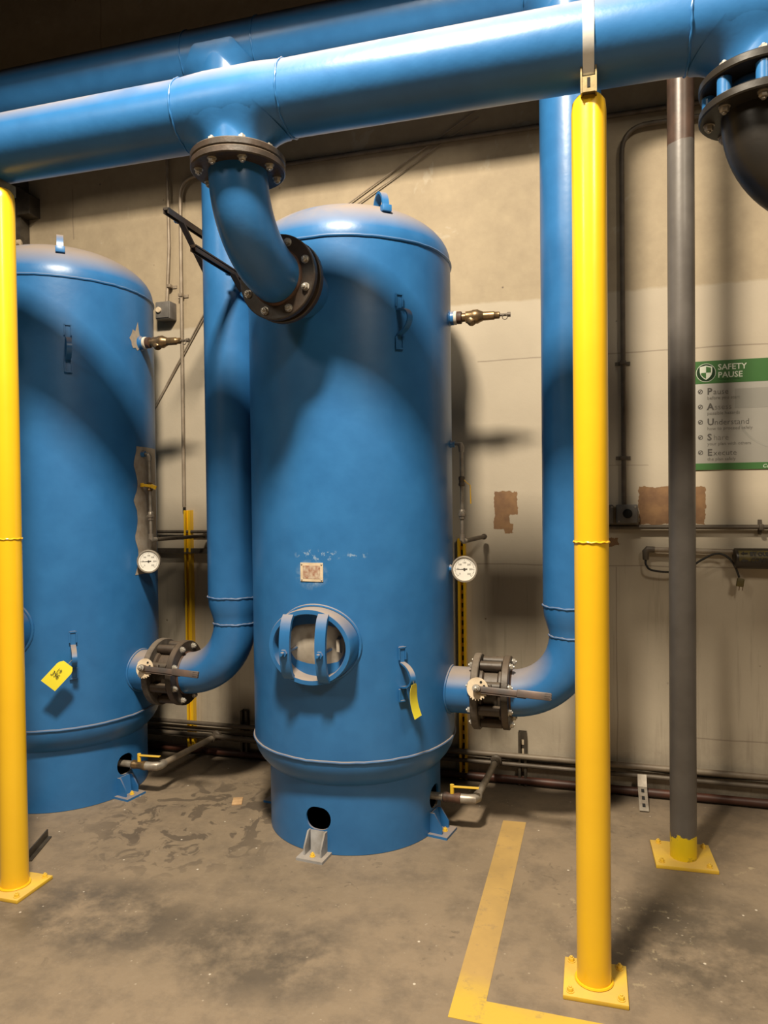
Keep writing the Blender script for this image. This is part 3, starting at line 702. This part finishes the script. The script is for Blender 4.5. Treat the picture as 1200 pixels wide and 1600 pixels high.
# ------------------------------------------------------------------ small bleed lines beside the tanks
def bleed(cx, label, left):
    z0 = 1.86; x = cx + .553; az = 2; p = on_tank(cx, az, .515, z0); y = TY + .01
    t = thing('bleed_line', (x, y, z0), label, 'pipe', 'thin galvanized bleed lines beside the tanks')
    MB().tube([p, (x - .018, y, z0), (x - .006, y, z0 - .004), (x, y, z0 - .02), (x, y, z0 - .04)], [.008, .008, .014, .014, .012], 14).build('elbow_fitting', 'galv', t)
    MB().cyl((x, y, z0 - .03), (x, y, z0 - .17), .0085, 14).build('upper_nipple', 'galv', t)
    vb = MB().lathe((x, y, z0 - .205), (0, 0, 1), [(0, .012), (.004, .016), (.012, .016), (.016, .013), (.03, .013), (.034, .016), (.044, .016), (.048, .012)], 8).build('ball_valve', 'brass' if left else 'darkconduit', t)
    if left: MB().box((x, y - .022, z0 - .175), (.075, .006, .016), Matrix.Rotation(R(6), 3, 'Y'), .002).box((x + .042, y - .03, z0 - .182), (.035, .006, .022), Matrix.Rotation(R(24), 3, 'Y'), .002).box((x - .035, y - .022, z0 - .171), (.02, .008, .022), None, .002).build('valve_handle', 'yellow', t)
    else: MB().strip([(x + .014, y - .01, z0 - .175), (x + .028, y - .014, z0 - .19), (x + .044, y - .016, z0 - .20), (x + .046, y - .016, z0 - .29)], (0, 1, 0), .012, .004).build('valve_handle', 'yellow', t)
    MB().cyl((x, y, z0 - .20), (x, y, z0 - .32), .0085, 14).build('middle_nipple', 'galv', t)
    MB().lathe((x, y, z0 - .365), (0, 0, 1), [(0, .011), (.003, .015), (.016, .015), (.017, .020), (.028, .020), (.029, .015), (.045, .014), (.048, .011)], 8).build('union_fitting', 'galv', t)
    MB().cyl((x, y, z0 - .36), (x, y, z0 - .455), .0085, 14).build('lower_nipple', 'galv', t)
    MB().tube([(x, y, z0 - .44), (x, y, z0 - .462), (x + .004, y + .01, z0 - .472), (x + .008, y + .035, z0 - .472)], .0135, 12).build('elbow_fitting', 'galv', t)
    MB().cyl((x + .008, y + .03, z0 - .472), (x + .03, YW - .045, z0 - .478), .011, 14).build('cross_run', 'darkconduit', t)
    MB().lathe((x + .03, YW - .075, z0 - .478), (0, 1, 0), [(0, .016), (.028, .016)], 10).build('end_cap', 'darkconduit', t)
bleed(TX, 'thin bleed line with hanging yellow valve handle beside the middle tank', False)
bleed(TX - SP, 'thin bleed line with crosswise yellow valve handle beside the left tank', True)

# ------------------------------------------------------------------ drain lines at the skirts
def drain(cx, label, left):
    z = .165; y = TY - .065; x0 = cx + .33; x1 = cx + .60
    t = thing('drain_line', (x1, y, z), label, 'pipe', 'drain lines at the tank skirts')
    MB().cyl((x0, y, z), (x0 + .14, y, z), .018, 18).build('skirt_nipple', 'galv', t)
    MB().lathe((x0 + .13, y, z), (1, 0, 0), [(0, .019), (.004, .024), (.02, .024), (.026, .021), (.06, .022), (.07, .025), (.085, .025), (.09, .019)], 12).build('ball_valve', 'rust' if not left else 'brass', t)
    MB().tube([(x1 - .06, y, z), (x1 - .02, y, z), (x1 + .008, y + .006, z), (x1 + .02, y + .03, z), (x1 + .02, y + .06, z)], [.022, .022, .024, .024, .022], 16).build('elbow_fitting', 'galv', t)
    MB().box((x1 - .03, y, z + .055), (.13, .018, .006), Matrix.Rotation(R(-2), 3, 'Y'), .002).cyl((x1 - .095, y, z + .02), (x1 - .095, y, z + .062), .010, 12).build('valve_handle', 'yellowdusty', t)
    MB().cyl((x1 + .02, y + .05, z), (x1 + .04, YW - .12, .145), .017, 16).build('floor_run', 'galv' if not left else 'conduit', t)
    MB().lathe((x1 + .04, YW - .13, .145), (0, 1, 0), [(0, .022), (.05, .022), (.055, .03), (.075, .03)], 14).build('wall_fitting', 'darkconduit', t)
drain(TX, 'drain pipe with a yellow lever valve leaving the middle tank skirt', False)
drain(TX - SP, 'drain pipe with a yellow lever valve leaving the left tank skirt', True)

# ------------------------------------------------------------------ tags hanging on the lower brackets
def card(p, right, up, w_, h, curl, label, name, writing):
    p, r_, u_ = Vector(p), Vector(right).normalized(), Vector(up).normalized(); n_ = r_.cross(u_)
    t = thing(name, p, label, 'tag', 'yellow tags on the tank brackets')
    ns = 10; mb = MB(); ww = [(-.5 + .18, 0), (.5 - .18, 0)]
    prof = []
    for k in range(ns + 1):
        f = k / ns; cur = curl * math.sin(f * PI * .9) ; half = w_ / 2 * (.62 + .38 * min(1, f / .14)); prof.append((-f * h, half, cur))
    for y_, hw, cu2 in prof:
        for s_ in (-1, 1):
            for th in (0, .0012): mb.v.append(p + u_ * y_ + r_ * (hw * s_) + n_ * (cu2 + th))
    for k in range(ns):
        a = 4 * k; b = a + 4; mb.f += [(a, a + 2, b + 2, b), (a + 1, b + 1, b + 3, a + 3), (a, b, b + 1, a + 1), (a + 2, a + 3, b + 3, b + 2)]
    mb.f += [(0, 1, 3, 2), (4 * ns, 4 * ns + 2, 4 * ns + 3, 4 * ns + 1)]
    cd = mb.build('card', 'tag', t)
    MB().tube([p + u_ * .03, p + u_ * .008, p - u_ * .006], .0015, 6).build('wire_tie', 'galv', t)
    return t, cd, p, r_, u_, n_
cdir = Vector((0, 0, 1.4))
p1 = on_tank(TX - SP, -50, TR + .105, .80)
vr = Vector((.6, .45, 0)).normalized()
rr1 = (vr * .62 + Vector((0, 0, -.42))).normalized(); nn = Vector((0, 0, 1)).cross(vr); uu1 = (nn * 0 + (Vector((0, 0, 1)) * .7 + vr * .66)).normalized(); rr1 = (vr * .7 - Vector((0, 0, 1)) * .66).normalized()
t1, cd1, p1, rr1, uu1, nn1 = card(p1, rr1, uu1, .085, .135, .004, 'yellow card tag with handwriting, tilted, hanging on the left tank', 'hanging_tag', True)
lettering('396', p1 - uu1 * .085 - rr1 * .032 + nn1 * .009, .036, 'ink', cd1, rr1, uu1, sx=.8)
lettering('19', p1 - uu1 * .058 - rr1 * .022 + nn1 * .009, .03, 'ink', cd1, rr1, uu1, sx=.8)
p2 = on_tank(TX, -47, TR + .108, .800)
vr2 = Vector((.92, -.22, 0)).normalized()
card(p2, Vector((.2, 1.0, 0)), Vector((-.14, -.03, 1)), .07, .145, -.012, 'narrow curled yellow card tag hanging on the middle tank', 'hanging_tag', False)

# ------------------------------------------------------------------ yellow posts
def post(x, label, both):
    r_ = .0545; t = thing('support_post', (x, 2.43, 0), label, 'post', 'yellow pipe posts under the header')
    MB().lathe((x, 2.43, .008), (0, 0, 1), [(0, r_), (1.44, r_), (2.82, r_), (2.85, r_ - .003), (2.866, r_ - .014), (2.872, r_ - .028), (2.872, 0)], 48).build('post_pipe', 'yellow', t)
    MB().tube([(x + (r_ + .0005) * math.cos(2 * PI * k / 48), 2.43 + (r_ + .0005) * math.sin(2 * PI * k / 48), 1.452 + .0015 * math.sin(k * 1.7)) for k in range(49)], .0035, 6, caps=False).build('weld_seam', 'yellow', t)
    bp = MB().box((x + .004, 2.43, .0075), (.2, .2, .015), None, .002).build('base_plate', 'yellowdusty', t)
    for sx in (-1, 1):
        for sy in (-1, 1): share(ME_SMALL, 'bolt', frame((x + .004 + sx * .078, 2.43 + sy * .078, .015), (0, 0, 1)), bp)
    MB().tube([(x + (r_ + .003) * math.cos(2 * PI * k / 32), 2.43 + (r_ + .003) * math.sin(2 * PI * k / 32), .018) for k in range(33)], .005, 6, caps=False).build('weld_seam', 'yellow', t)
    # channel saddle and strap holding the header
    y0 = 2.43 - .052; mb = MB()
    mb.box((x, y0 + .02, 2.898), (.046, .006, .075)).box((x - .022, y0, 2.905), (.005, .045, .10)).box((x + .022, y0, 2.905), (.005, .045, .10)).box((x, y0 - .018, 2.882), (.042, .004, .048)).box((x, y0 + .005, 2.862), (.046, .04, .004))
    mb.box((x, 2.44, 2.889), (.046, .10, .045))
    br = mb.build('saddle_channel', 'bracket', t, smooth=0)
    MB().box((x, y0 - .0205, 2.886), (.009, .002, .03)).build('slot', 'dark', br, smooth=0)
    pts = arc((x, HY, HZ), (0, -1, 0), (0, 0, 1), HR + .003, R(-42), R(222), 40)
    MB().strip([Vector((x, y0 - .008, 2.915))] + pts, (1, 0, 0), .034, .003).build('pipe_strap', 'strap', t)
    return t
post(.0046, 'yellow steel post at the right with a bright strap round the header', 0)
post(-2.3077, 'yellow steel post at the left edge in front of a blue tank', 0)

# ------------------------------------------------------------------ gray pipe
gp = thing('gray_pipe_column', (.386, 3.37, 0), 'slim gray vertical pipe standing in a yellow floor plate', 'pipe')
MB().cyl((.386, 3.37, .01), (.386, 3.37, 3.755), .055, 48).build('pipe_run', 'graypipe', gp, base=None)
bp = MB().box((.386, 3.385, .008), (.25, .235, .016), Matrix.Rotation(R(2), 3, 'Z'), .002).build('base_plate', 'yellowdusty', gp)
for sx in (-1, 1):
    for sy in (-1, 1): share(ME_SMALL, 'bolt', frame((.386 + sx * .095, 3.385 + sy * .09, .016), (0, 0, 1)), bp)

# ------------------------------------------------------------------ wall brackets near the left riser
def arm(x, z, y0, y1, label, zb, bl=.30):
    t = thing('pipe_support_arm', (x, y1, z), label, 'bracket', 'dark pipe support arms')
    L = y1 - y0; ym = (y0 + y1) / 2
    MB().box((x, ym, z), (.030, L, .012)).box((x - .0125, ym, z - .012), (.005, L, .022)).box((x + .0125, ym, z - .012), (.005, L, .022)).build('arm_channel', 'black', t, smooth=0)
    a, b = Vector((x, y0 + zb, z - .01)), Vector((x + .01, y0 + zb + bl, z - bl * .87)); MB().strip([a, b], (1, 0, 0), .03, .010).build('brace', 'black', t, smooth=0)
    share(ME_SMALLB, 'bolt', frame((x - .0145, y0 + zb, z - .012), (-1, 0, 0)), t)
arm(-1.985, 3.03, 3.13, 4.04, 'dark steel support arm poking out behind the left riser pipe', .13)
arm(-1.685, 2.73, 2.87, 3.35, 'dark steel support arm in front of the left riser, behind the inlet elbow', .36, .09)

# ------------------------------------------------------------------ wall conduits and boxes
def run(name, pts, r_, mat, label, cat='conduit', group=None, clips=(), n=12, clipmat=None):
    t = thing(name, pts[0], label, cat, group); MB().tube(pts, r_, n).build('conduit_run', mat, t)
    for (cp, dirn) in clips:
        cp = Vector(cp); dd = Vector(dirn); w_ = Vector((0, 1, 0)).cross(dd)
        MB().box(cp + Vector((0, -.002, 0)), tuple(abs(a) for a in (dd * .02 + w_ * (r_ * 2 + .006) + Vector((0, r_ * 2 + .008, 0)))), None, .002).box(Vector((cp.x, YW - .004, cp.z)) , tuple(abs(a) for a in (dd * .018 + w_ * (r_ * 2 + .05) + Vector((0, .006, 0))))).build('strap_clip', clipmat or mat, t)
    return t
def bend(p0, c, p1, r_=.08, n=8):
    p0, c, p1 = Vector(p0), Vector(c), Vector(p1); a = c + (p0 - c).normalized() * r_; b = c + (p1 - c).normalized() * r_
    return [p0] + [a * (1 - f) ** 2 + c * 2 * f * (1 - f) + b * f ** 2 for f in [k / n for k in range(n + 1)]] + [p1]
yc = YW - .03
run('electrical_conduit', [(-2.535, yc, 3.95), (-2.53, yc, 3.2), (-2.552, yc, 2.85)], .0095, 'conduit', 'thin wall conduit dropping into the small gray box', clips=[((-2.53, yc, 2.95), (0, 0, 1))])
bx_ = thing('junction_box', (-2.553, YW, 2.76), 'small gray junction box with a round knob on the wall left of the riser', 'junction box')
MB().box((-2.553, YW - .04, 2.79), (.105, .08, .11), None, .008).build('box_body', 'boxgray', bx_)
MB().cyl((-2.575, YW - .08, 2.79), (-2.575, YW - .098, 2.79), .018, 20, bev=.003).build('knob', 'cream', bx_)
MB().box((-2.553, YW - .0825, 2.79), (.09, .004, .095), None, .001).build('cover_lid', 'boxgray', bx_)
run('electrical_conduit', bend((-2.455, yc, 1.56), (-2.445, yc, 3.60), (-2.2, yc, 3.62), .11), .0105, 'conduit', 'tall thin wall conduit rising from the left yellow strut', clips=[((-2.45, yc, 2.885), (0, 0, 1))])
run('electrical_conduit', bend((.175, yc, 1.55), (.172, yc, 3.53), (.9, yc, 3.53), .14), .0125, 'darkconduit', 'dark wall conduit rising from the switch box and bending right', clips=[((.173, yc, 2.30), (0, 0, 1)), ((.173, yc, 1.80), (0, 0, 1))])
run('electrical_conduit', [(-2.05, yc, 3.60), (3, yc, 3.60)], .014, 'darkconduit', 'long dark conduit running high along the wall under the headers')
run('electrical_conduit', [(.02, yc, 1.434), (3, yc, 1.434)], .012, 'darkconduit', 'horizontal conduit along the wall under the switch box', clips=[((.83, yc, 1.434), (1, 0, 0))])
run('electrical_conduit', [(-3.6, yc, 1.405), (-1.55, yc, 1.405)], .0105, 'darkconduit', 'upper dark conduit crossing the yellow strut between the tanks')
o = MB().box((-2.6, YW - .02, 1.286), (1.9, .04, .03)).box((-2.6, YW - .045, 1.274), (1.9, .012, .006)).build('wall_rail', 'darkconduit', base=(-2.6, YW, 1.27), smooth=0)
tag(o, 'flat brown rail along the wall just below the upper dark conduit', 'rail')
def wallbox(name, c, size, label, kind):
    t = thing(name, (c[0], YW, c[2] - size[2] / 2), label, 'switch box')
    MB().box(c, size, None, .006).build('box_body', 'boxgray', t)
    MB().box((c[0], c[1] - size[1] / 2 - .003, c[2]), (size[0] * .9, .006, size[2] * .9), None, .002).build('face_plate', 'boxgray', t)
    yf = c[1] - size[1] / 2 - .006
    if kind: MB().lathe((c[0] + .002, yf, c[2] + .003), (0, -1, 0), [(0, .024), (.004, .024), (.005, .018), (.012, .018), (.012, 0)], 24).build('round_button', 'dark', t)
    else:
        for dz in (-.02, .022): MB().cyl((c[0], yf, c[2] + dz), (c[0], yf - .002, c[2] + dz), .013, 20).build('socket', 'dark', t)
    for sx in (-1, 1): MB().cyl((c[0] + sx * size[0] * .38, yf, c[2] + sx * size[2] * .38), (c[0] + sx * size[0] * .38, yf - .003, c[2] + sx * size[2] * .38), .005, 8).build('screw', 'galv', t)
wallbox('switch_box', (.188, YW - .035, 1.503), (.108, .07, .1), 'square gray switch box with a dark round button right of the yellow post', 1)
wallbox('socket_box', (.083, YW - .035, 1.503), (.075, .07, .1), 'narrow gray socket box half hidden by the right yellow post', 0)

# ------------------------------------------------------------------ slotted struts
def strut(x, z0, z1, w_, mat, slotmat, label, rot=0, y=YW - .021, name='slotted_strut', flip=True):
    t = thing(name, (x, y, z0), label, 'strut'); L = z1 - z0; zc = (z0 + z1) / 2
    dpt = .04
    mb = MB().box((x, y + .018, zc), (w_, .003, L)).box((x - w_ / 2, y, zc), (.003, dpt, L)).box((x + w_ / 2, y, zc), (.003, dpt, L)).box((x - w_ / 2 + .006, y - .019, zc), (.012, .003, L)).box((x + w_ / 2 - .006, y - .019, zc), (.012, .003, L))
    ch = mb.build('channel', mat, t, smooth=0)
    k = int(L / .05); me = mesh_only(MB().box((0, 0, 0), (w_ * .34, .002, .028)), 'slot', slotmat)
    for i in range(k): share(me, 'slot', Matrix.Translation((x, y + .0155, z0 + .03 + i * .05)), ch)
    return t
strut(-2.43, .03, 1.54, .042, 'yellow', 'dark', 'yellow slotted strut on the wall between the left tank and riser')
strut(-.695, .01, 1.37, .042, 'yellow', 'dark', 'yellow slotted strut on the wall behind the middle tank gauge')
strut(-2.06, .03, .30, .042, 'strut', 'cream', 'short dark slotted strut low on the wall left of the middle tank')
strut(-.366, .005, .30, .042, 'strut', 'cream', 'short dark slotted strut low on the wall under the right outlet elbow')
t = thing('leaning_bracket', (.256, 3.83, 0), 'small slotted gray bracket leaning from the floor onto the wall foot', 'bracket')
MB().strip([(.256, 3.83, .006), (.256, 3.97, .075), (.256, 4.0, .13)], (1, 0, 0), .045, .004).build('slotted_bar', 'galv', t, smooth=0)
for k in range(3): f = .2 + k * .3; MB().box((.256, 3.83 + .14 * f, .011 + .069 * f), (.014, .02, .004), Matrix.Rotation(R(26), 3, 'X')).build('slot', 'dark', t, smooth=0)
t = thing('hanger_strut', (-3.66, YW, 3.28), 'dark vertical hanger strut on the wall beside the left post top', 'strut')
MB().box((-3.66, YW - .04, 3.72), (.10, .08, .88)).build('channel', 'strut', t, smooth=0); MB().box((-3.57, YW - .05, 3.56), (.10, .10, .13), None, .004).prism([(-3.62, YW - .1, 3.62), (-3.52, YW - .1, 3.62), (-3.62, YW - .1, 3.69)], (0, .1, 0)).build('side_block', 'strut', t, smooth=0)
MB().cyl((-3.665, YW - .085, 3.32), (-3.61, YW - .085, 3.32), .02, 14).build('end_fitting', 'cream', t)

# ------------------------------------------------------------------ pipes along the foot of the wall
def wpipe(z, y, r_, x0, x1, mat, label):
    o = MB().cyl((x0, y, z), (x1, y, z), r_, 16).build('wall_foot_pipe', mat, base=((x0 + x1) / 2, y, z - r_)); return tag(o, label, 'pipe', 'pipes along the foot of the wall')
wpipe(.168, YW - .045, .016, -5.5, 3.5, 'wornpipe', 'thin pale pipe running along the wall foot, uppermost full-length one')
wpipe(.03, YW - .03, .021, -5.5, 3.5, 'redbrown', 'red-brown pipe lying along the foot of the wall')
wpipe(.118, YW - .04, .012, -5.5, 3.5, 'darkconduit', 'thin dark pipe between the pale and the red-brown wall foot pipes')
wpipe(.215, YW - .075, .013, -5.5, -1.9, 'darkconduit', 'dark pipe low on the wall between the tanks, topmost of its rack')
wpipe(.150, YW - .10, .014, -5.5, -1.85, 'darkconduit', 'dark pipe low on the wall between the tanks, front of its rack')
run('flexible_cable', [(-5.0 + k * .17, YW - .02, .142 + .006 * math.sin(k * 1.3)) for k in range(50)], .006, 'cable', 'thin dark cable along the wall foot beside the pale pipe', 'cable')

# ------------------------------------------------------------------ right wall: horizontal conduit, cord, tube
run('electrical_conduit', [(.30, YW - .035, 1.316), (.78, YW - .035, 1.306)], .014, 'conduit', 'short conduit ending in an elbow, feeding the dark labelled tube')
t = thing('power_cord', (.285, YW - .04, 1.2), 'black cord looping from a conduit elbow down to a small plug', 'cord')
MB().tube([(.325, YW - .035, 1.316), (.292, YW - .035, 1.318), (.281, YW - .036, 1.305), (.281, YW - .038, 1.262)], [.016, .018, .018, .015], 14).build('conduit_elbow', 'darkconduit', t)
def smoothpts(ps, n=8):
    ps = [Vector(p) for p in ps]; out = []
    for i in range(len(ps) - 1):
        p0 = ps[max(i - 1, 0)]; p1 = ps[i]; p2 = ps[i + 1]; p3 = ps[min(i + 2, len(ps) - 1)]
        for k in range(n):
            s = k / n; out.append(.5 * ((2 * p1) + (p2 - p0) * s + (2 * p0 - 5 * p1 + 4 * p2 - p3) * s * s + (3 * p1 - p0 - 3 * p2 + p3) * s ** 3))
    return out + [ps[-1]]
MB().tube(smoothpts([(.281, 4.01, 1.262), (.283, 4.0, 1.235), (.31, 3.99, 1.210), (.40, 3.985, 1.203), (.48, 3.985, 1.222), (.55, 3.985, 1.268), (.61, 3.985, 1.298), (.66, 3.985, 1.290), (.70, 3.985, 1.245), (.724, 3.985, 1.180)]), .0055, 10).build('cord_run', 'cable', t)
MB().box((.728, 3.985, 1.155), (.034, .022, .042), Matrix.Rotation(R(8), 3, 'Y'), .004).build('plug', 'label', t)
for dx in (-.008, .008): MB().box((.731 + dx, 3.985, 1.125), (.003, .008, .02), Matrix.Rotation(R(8), 3, 'Y')).build('prong', 'brass', t, smooth=0)
t = thing('labelled_tube', (.705, YW - .06, 1.22), 'dark horizontal tube with a dirty yellow lettered label at the right edge', 'pipe')
MB().lathe((.70, YW - .06, 1.277), (1, 0, 0), [(0, .045), (.004, .052), (.5, .052)], 40).build('tube_body', 'tube', t)
mb = MB(); n = 12
for k in range(n + 1):
    a = R(-10 + 62 * k / n)
    for x in (.715, 1.1): mb.v.append(Vector((x, YW - .06 - .0526 * math.cos(a), 1.277 + .0526 * math.sin(a))))
for k in range(n): a = 2 * k; mb.f.append((a, a + 1, a + 3, a + 2))
lb = mb.build('label_band', 'label', t)
dn = Vector((0, -.0526 * math.cos(R(25)), .0526 * math.sin(R(25)))); upv = Vector((0, .3, .95))
for body, z, x, yy in (('BY OUS', 1.294, .765, .0), ('COMPRESSED', 1.262, .768, 0)):
    a0 = math.asin((z + .008 - 1.277) / .055); yy = YW - .06 - .0545 * math.cos(a0) - .0015
    lettering(body, (x, yy - .002, z), .030, 'ink', lb, (1, 0, 0), (0, .28 if z > 1.28 else .02, .96), bold=.0012, sx=.85)
for z in (1.305, 1.270):
    a0 = math.asin((z - 1.277) / .055); y_ = YW - .06 - .0545 * math.cos(a0) - .002; x = .722
    MB().prism([(x, y_, z), (x + .014, y_, z + .010), (x + .014, y_, z + .004), (x + .032, y_, z + .004), (x + .032, y_, z - .004), (x + .014, y_, z - .004), (x + .014, y_, z - .010)], (0, -.0008, 0)).build('arrow_mark', 'ink', lb, smooth=0)

# ------------------------------------------------------------------ safety sign
X0, X1, Z0, Z1 = .525, .985, 1.728, 2.288
sg = thing('safety_sign', (X0, YW, Z0), 'green and gray SAFETY PAUSE sign on the wall at the right edge', 'sign')
ys = YW - .006
MB().box(((X0 + X1) / 2, YW - .003, (Z0 + Z1) / 2), (X1 - X0, .006, Z1 - Z0), None, .001).build('sign_panel', 'signwhite', sg)
def flat(x0, x1, z0, z1, y, mat, name): return MB().box(((x0 + x1) / 2, y - .0004, (z0 + z1) / 2), (x1 - x0, .0008, z1 - z0)).build(name, mat, sg, smooth=0)
flat(X0, X1, 2.172, Z1, ys, 'green', 'header_band'); flat(X0, X1, Z0, 1.762, ys, 'green', 'footer_band')
e = ys - .0012
cx_, cz_ = .580, 2.228
MB().cyl((cx_, ys, cz_), (cx_, e, cz_), .047, 40).build('badge_ring', 'signpale', sg, smooth=0)
MB().cyl((cx_, ys, cz_), (cx_, e - .0006, cz_), .0445, 40).build('badge_disc', 'greendark', sg, smooth=0)
def shield(s, dx=0):
    L_ = [(-1, .82), (-.5, .9), (0, 1), (.5, .9), (1, .82), (1, .1), (.85, -.35), (.5, -.72), (0, -1), (-.5, -.72), (-.85, -.35), (-1, .1)]
    return [(cx_ + dx + a * .8 * s, e - .0012, cz_ + b * s) for a, b in L_]
MB().prism(shield(.037), (0, -.0006, 0)).build('shield_border', 'signpale', sg, smooth=0)
for qx, qz in ((1, 1), (-1, -1)):
    P_ = [(0, 0), (0, .031 * qz), (.012 * qx, .028 * qz if qz > 0 else -.024), (.0235 * qx, .024 * qz if qz > 0 else -.010), (.0235 * qx, 0)]
    MB().prism([(cx_ + a, e - .0019, cz_ + b) for a, b in P_], (0, -.0005, 0)).build('shield_quarter', 'green', sg, smooth=0)
# faint printed emblem behind the words
MB().box((.80, ys - .0003, 2.09), (.17, .0006, .10)).build('faint_emblem', 'signmid', sg, smooth=0)
MB().strip([(.74 + .004 * k + .0011 * k * k * .25, ys - .0004, 1.96 - .0105 * k + .00018 * k * k) for k in range(18)], (1, 0, .3), .012, .0006).build('faint_emblem', 'signmid', sg, smooth=0)
lettering('SAFETY', (.636, e, 2.240), .041, 'signpale', sg, bold=.0006); lettering('PAUSE', (.636, e, 2.200), .041, 'signpale', sg, bold=.0006)
flat(.638, .742, 2.190, 2.1915, ys, 'signpale', 'rule_line')
for k, (a, b, c_) in enumerate((('P', 'ause', 'before you start'), ('A', 'ssess', 'possible hazards'), ('U', 'nderstand', 'how to proceed safely'), ('S', 'hare', 'your plan with others'), ('E', 'xecute', 'the plan safely'))):
    z = 2.116 - .0785 * k
    lettering(a, (.585, e, z), .047, 'signtext', sg, bold=.0013)
    wd = {'P': .029, 'A': .034, 'U': .033, 'S': .029, 'E': .028}[a]
    lettering(b, (.585 + wd, e, z), .041, 'signfaint' if k in (1, 3) else 'signtext', sg, bold=-.0004)
    lettering(c_, (.585, e, z - .026), .0235, 'signfaint', sg)
    MB().pipe((.553, ys, z + .016), (.553, e, z + .016), .012, .0085, 20).box((.553, ys - .0006, z + .016), (.004, .0012, .017), Matrix.Rotation(R(40), 3, 'Y')).box((.5485, ys - .0006, z + .014), (.0035, .0012, .009), Matrix.Rotation(R(-45), 3, 'Y')).build('check_mark', 'signtext', sg, smooth=0)
lettering('Con', (.842, e, 1.735), .026, 'signpale', sg, (1, 0, 0), (.25, 0, 1))

# ------------------------------------------------------------------ thin cables slanting down the wall
for k, (lab) in enumerate(('upper of two thin slanting cables on the wall behind the middle tank', 'lower of two thin slanting cables on the wall behind the middle tank')):
    off = -.045 * k
    o = MB().tube([(-.58, YW - .012, 3.755 + off), (-1.33, YW - .015, 3.335 + off * .9), (-2.28, YW - .012, 2.80 + off * .6), (-2.66, YW - .01, 2.21 + off * .2)], .004, 8).build('thin_cable', 'conduit', base=(-.58, YW, 3.7)); tag(o, lab, 'cable', 'thin slanting wall cables')

# ------------------------------------------------------------------ floor marking and small debris
mb = MB(); zt_ = .0015
o = MB().prism([(-.421, 3.56, 0), (-.31, 3.566, 0), (-.325, 2.262, 0), (-.325, 2.257, 0), (.7, 2.236, 0), (.7, 2.13, 0), (-.43, 2.158, 0)], (0, 0, zt_)).build('floor_marking', 'tapeline', base=(0, 0, 0), smooth=0)
tag(o, 'worn yellow L-shaped floor line in front of the right yellow post', 'floor marking')
o = MB().box((0, 0, .004), (.052, .085, .008), None, .001).build('wood_chip', 'wood', base=(0, 0, 0)); o.location = (-1.806, 3.433, 0); o.rotation_euler.z = R(22); tag(o, 'small flat wood offcut lying on the floor between the tanks', 'offcut')
t = thing('steel_angle_offcut', (-2.45, 2.74, 0), 'small dark steel offcut on the floor behind the left yellow post', 'offcut')
MB().strip([(-2.42, 2.62, .02), (-2.50, 2.84, .02)], (0, 0, 1), .04, .006).box((-2.46, 2.73, .004), (.04, .23, .006), Matrix.Rotation(R(20), 3, 'Z')).build('angle_bar', 'strut', t, smooth=0)
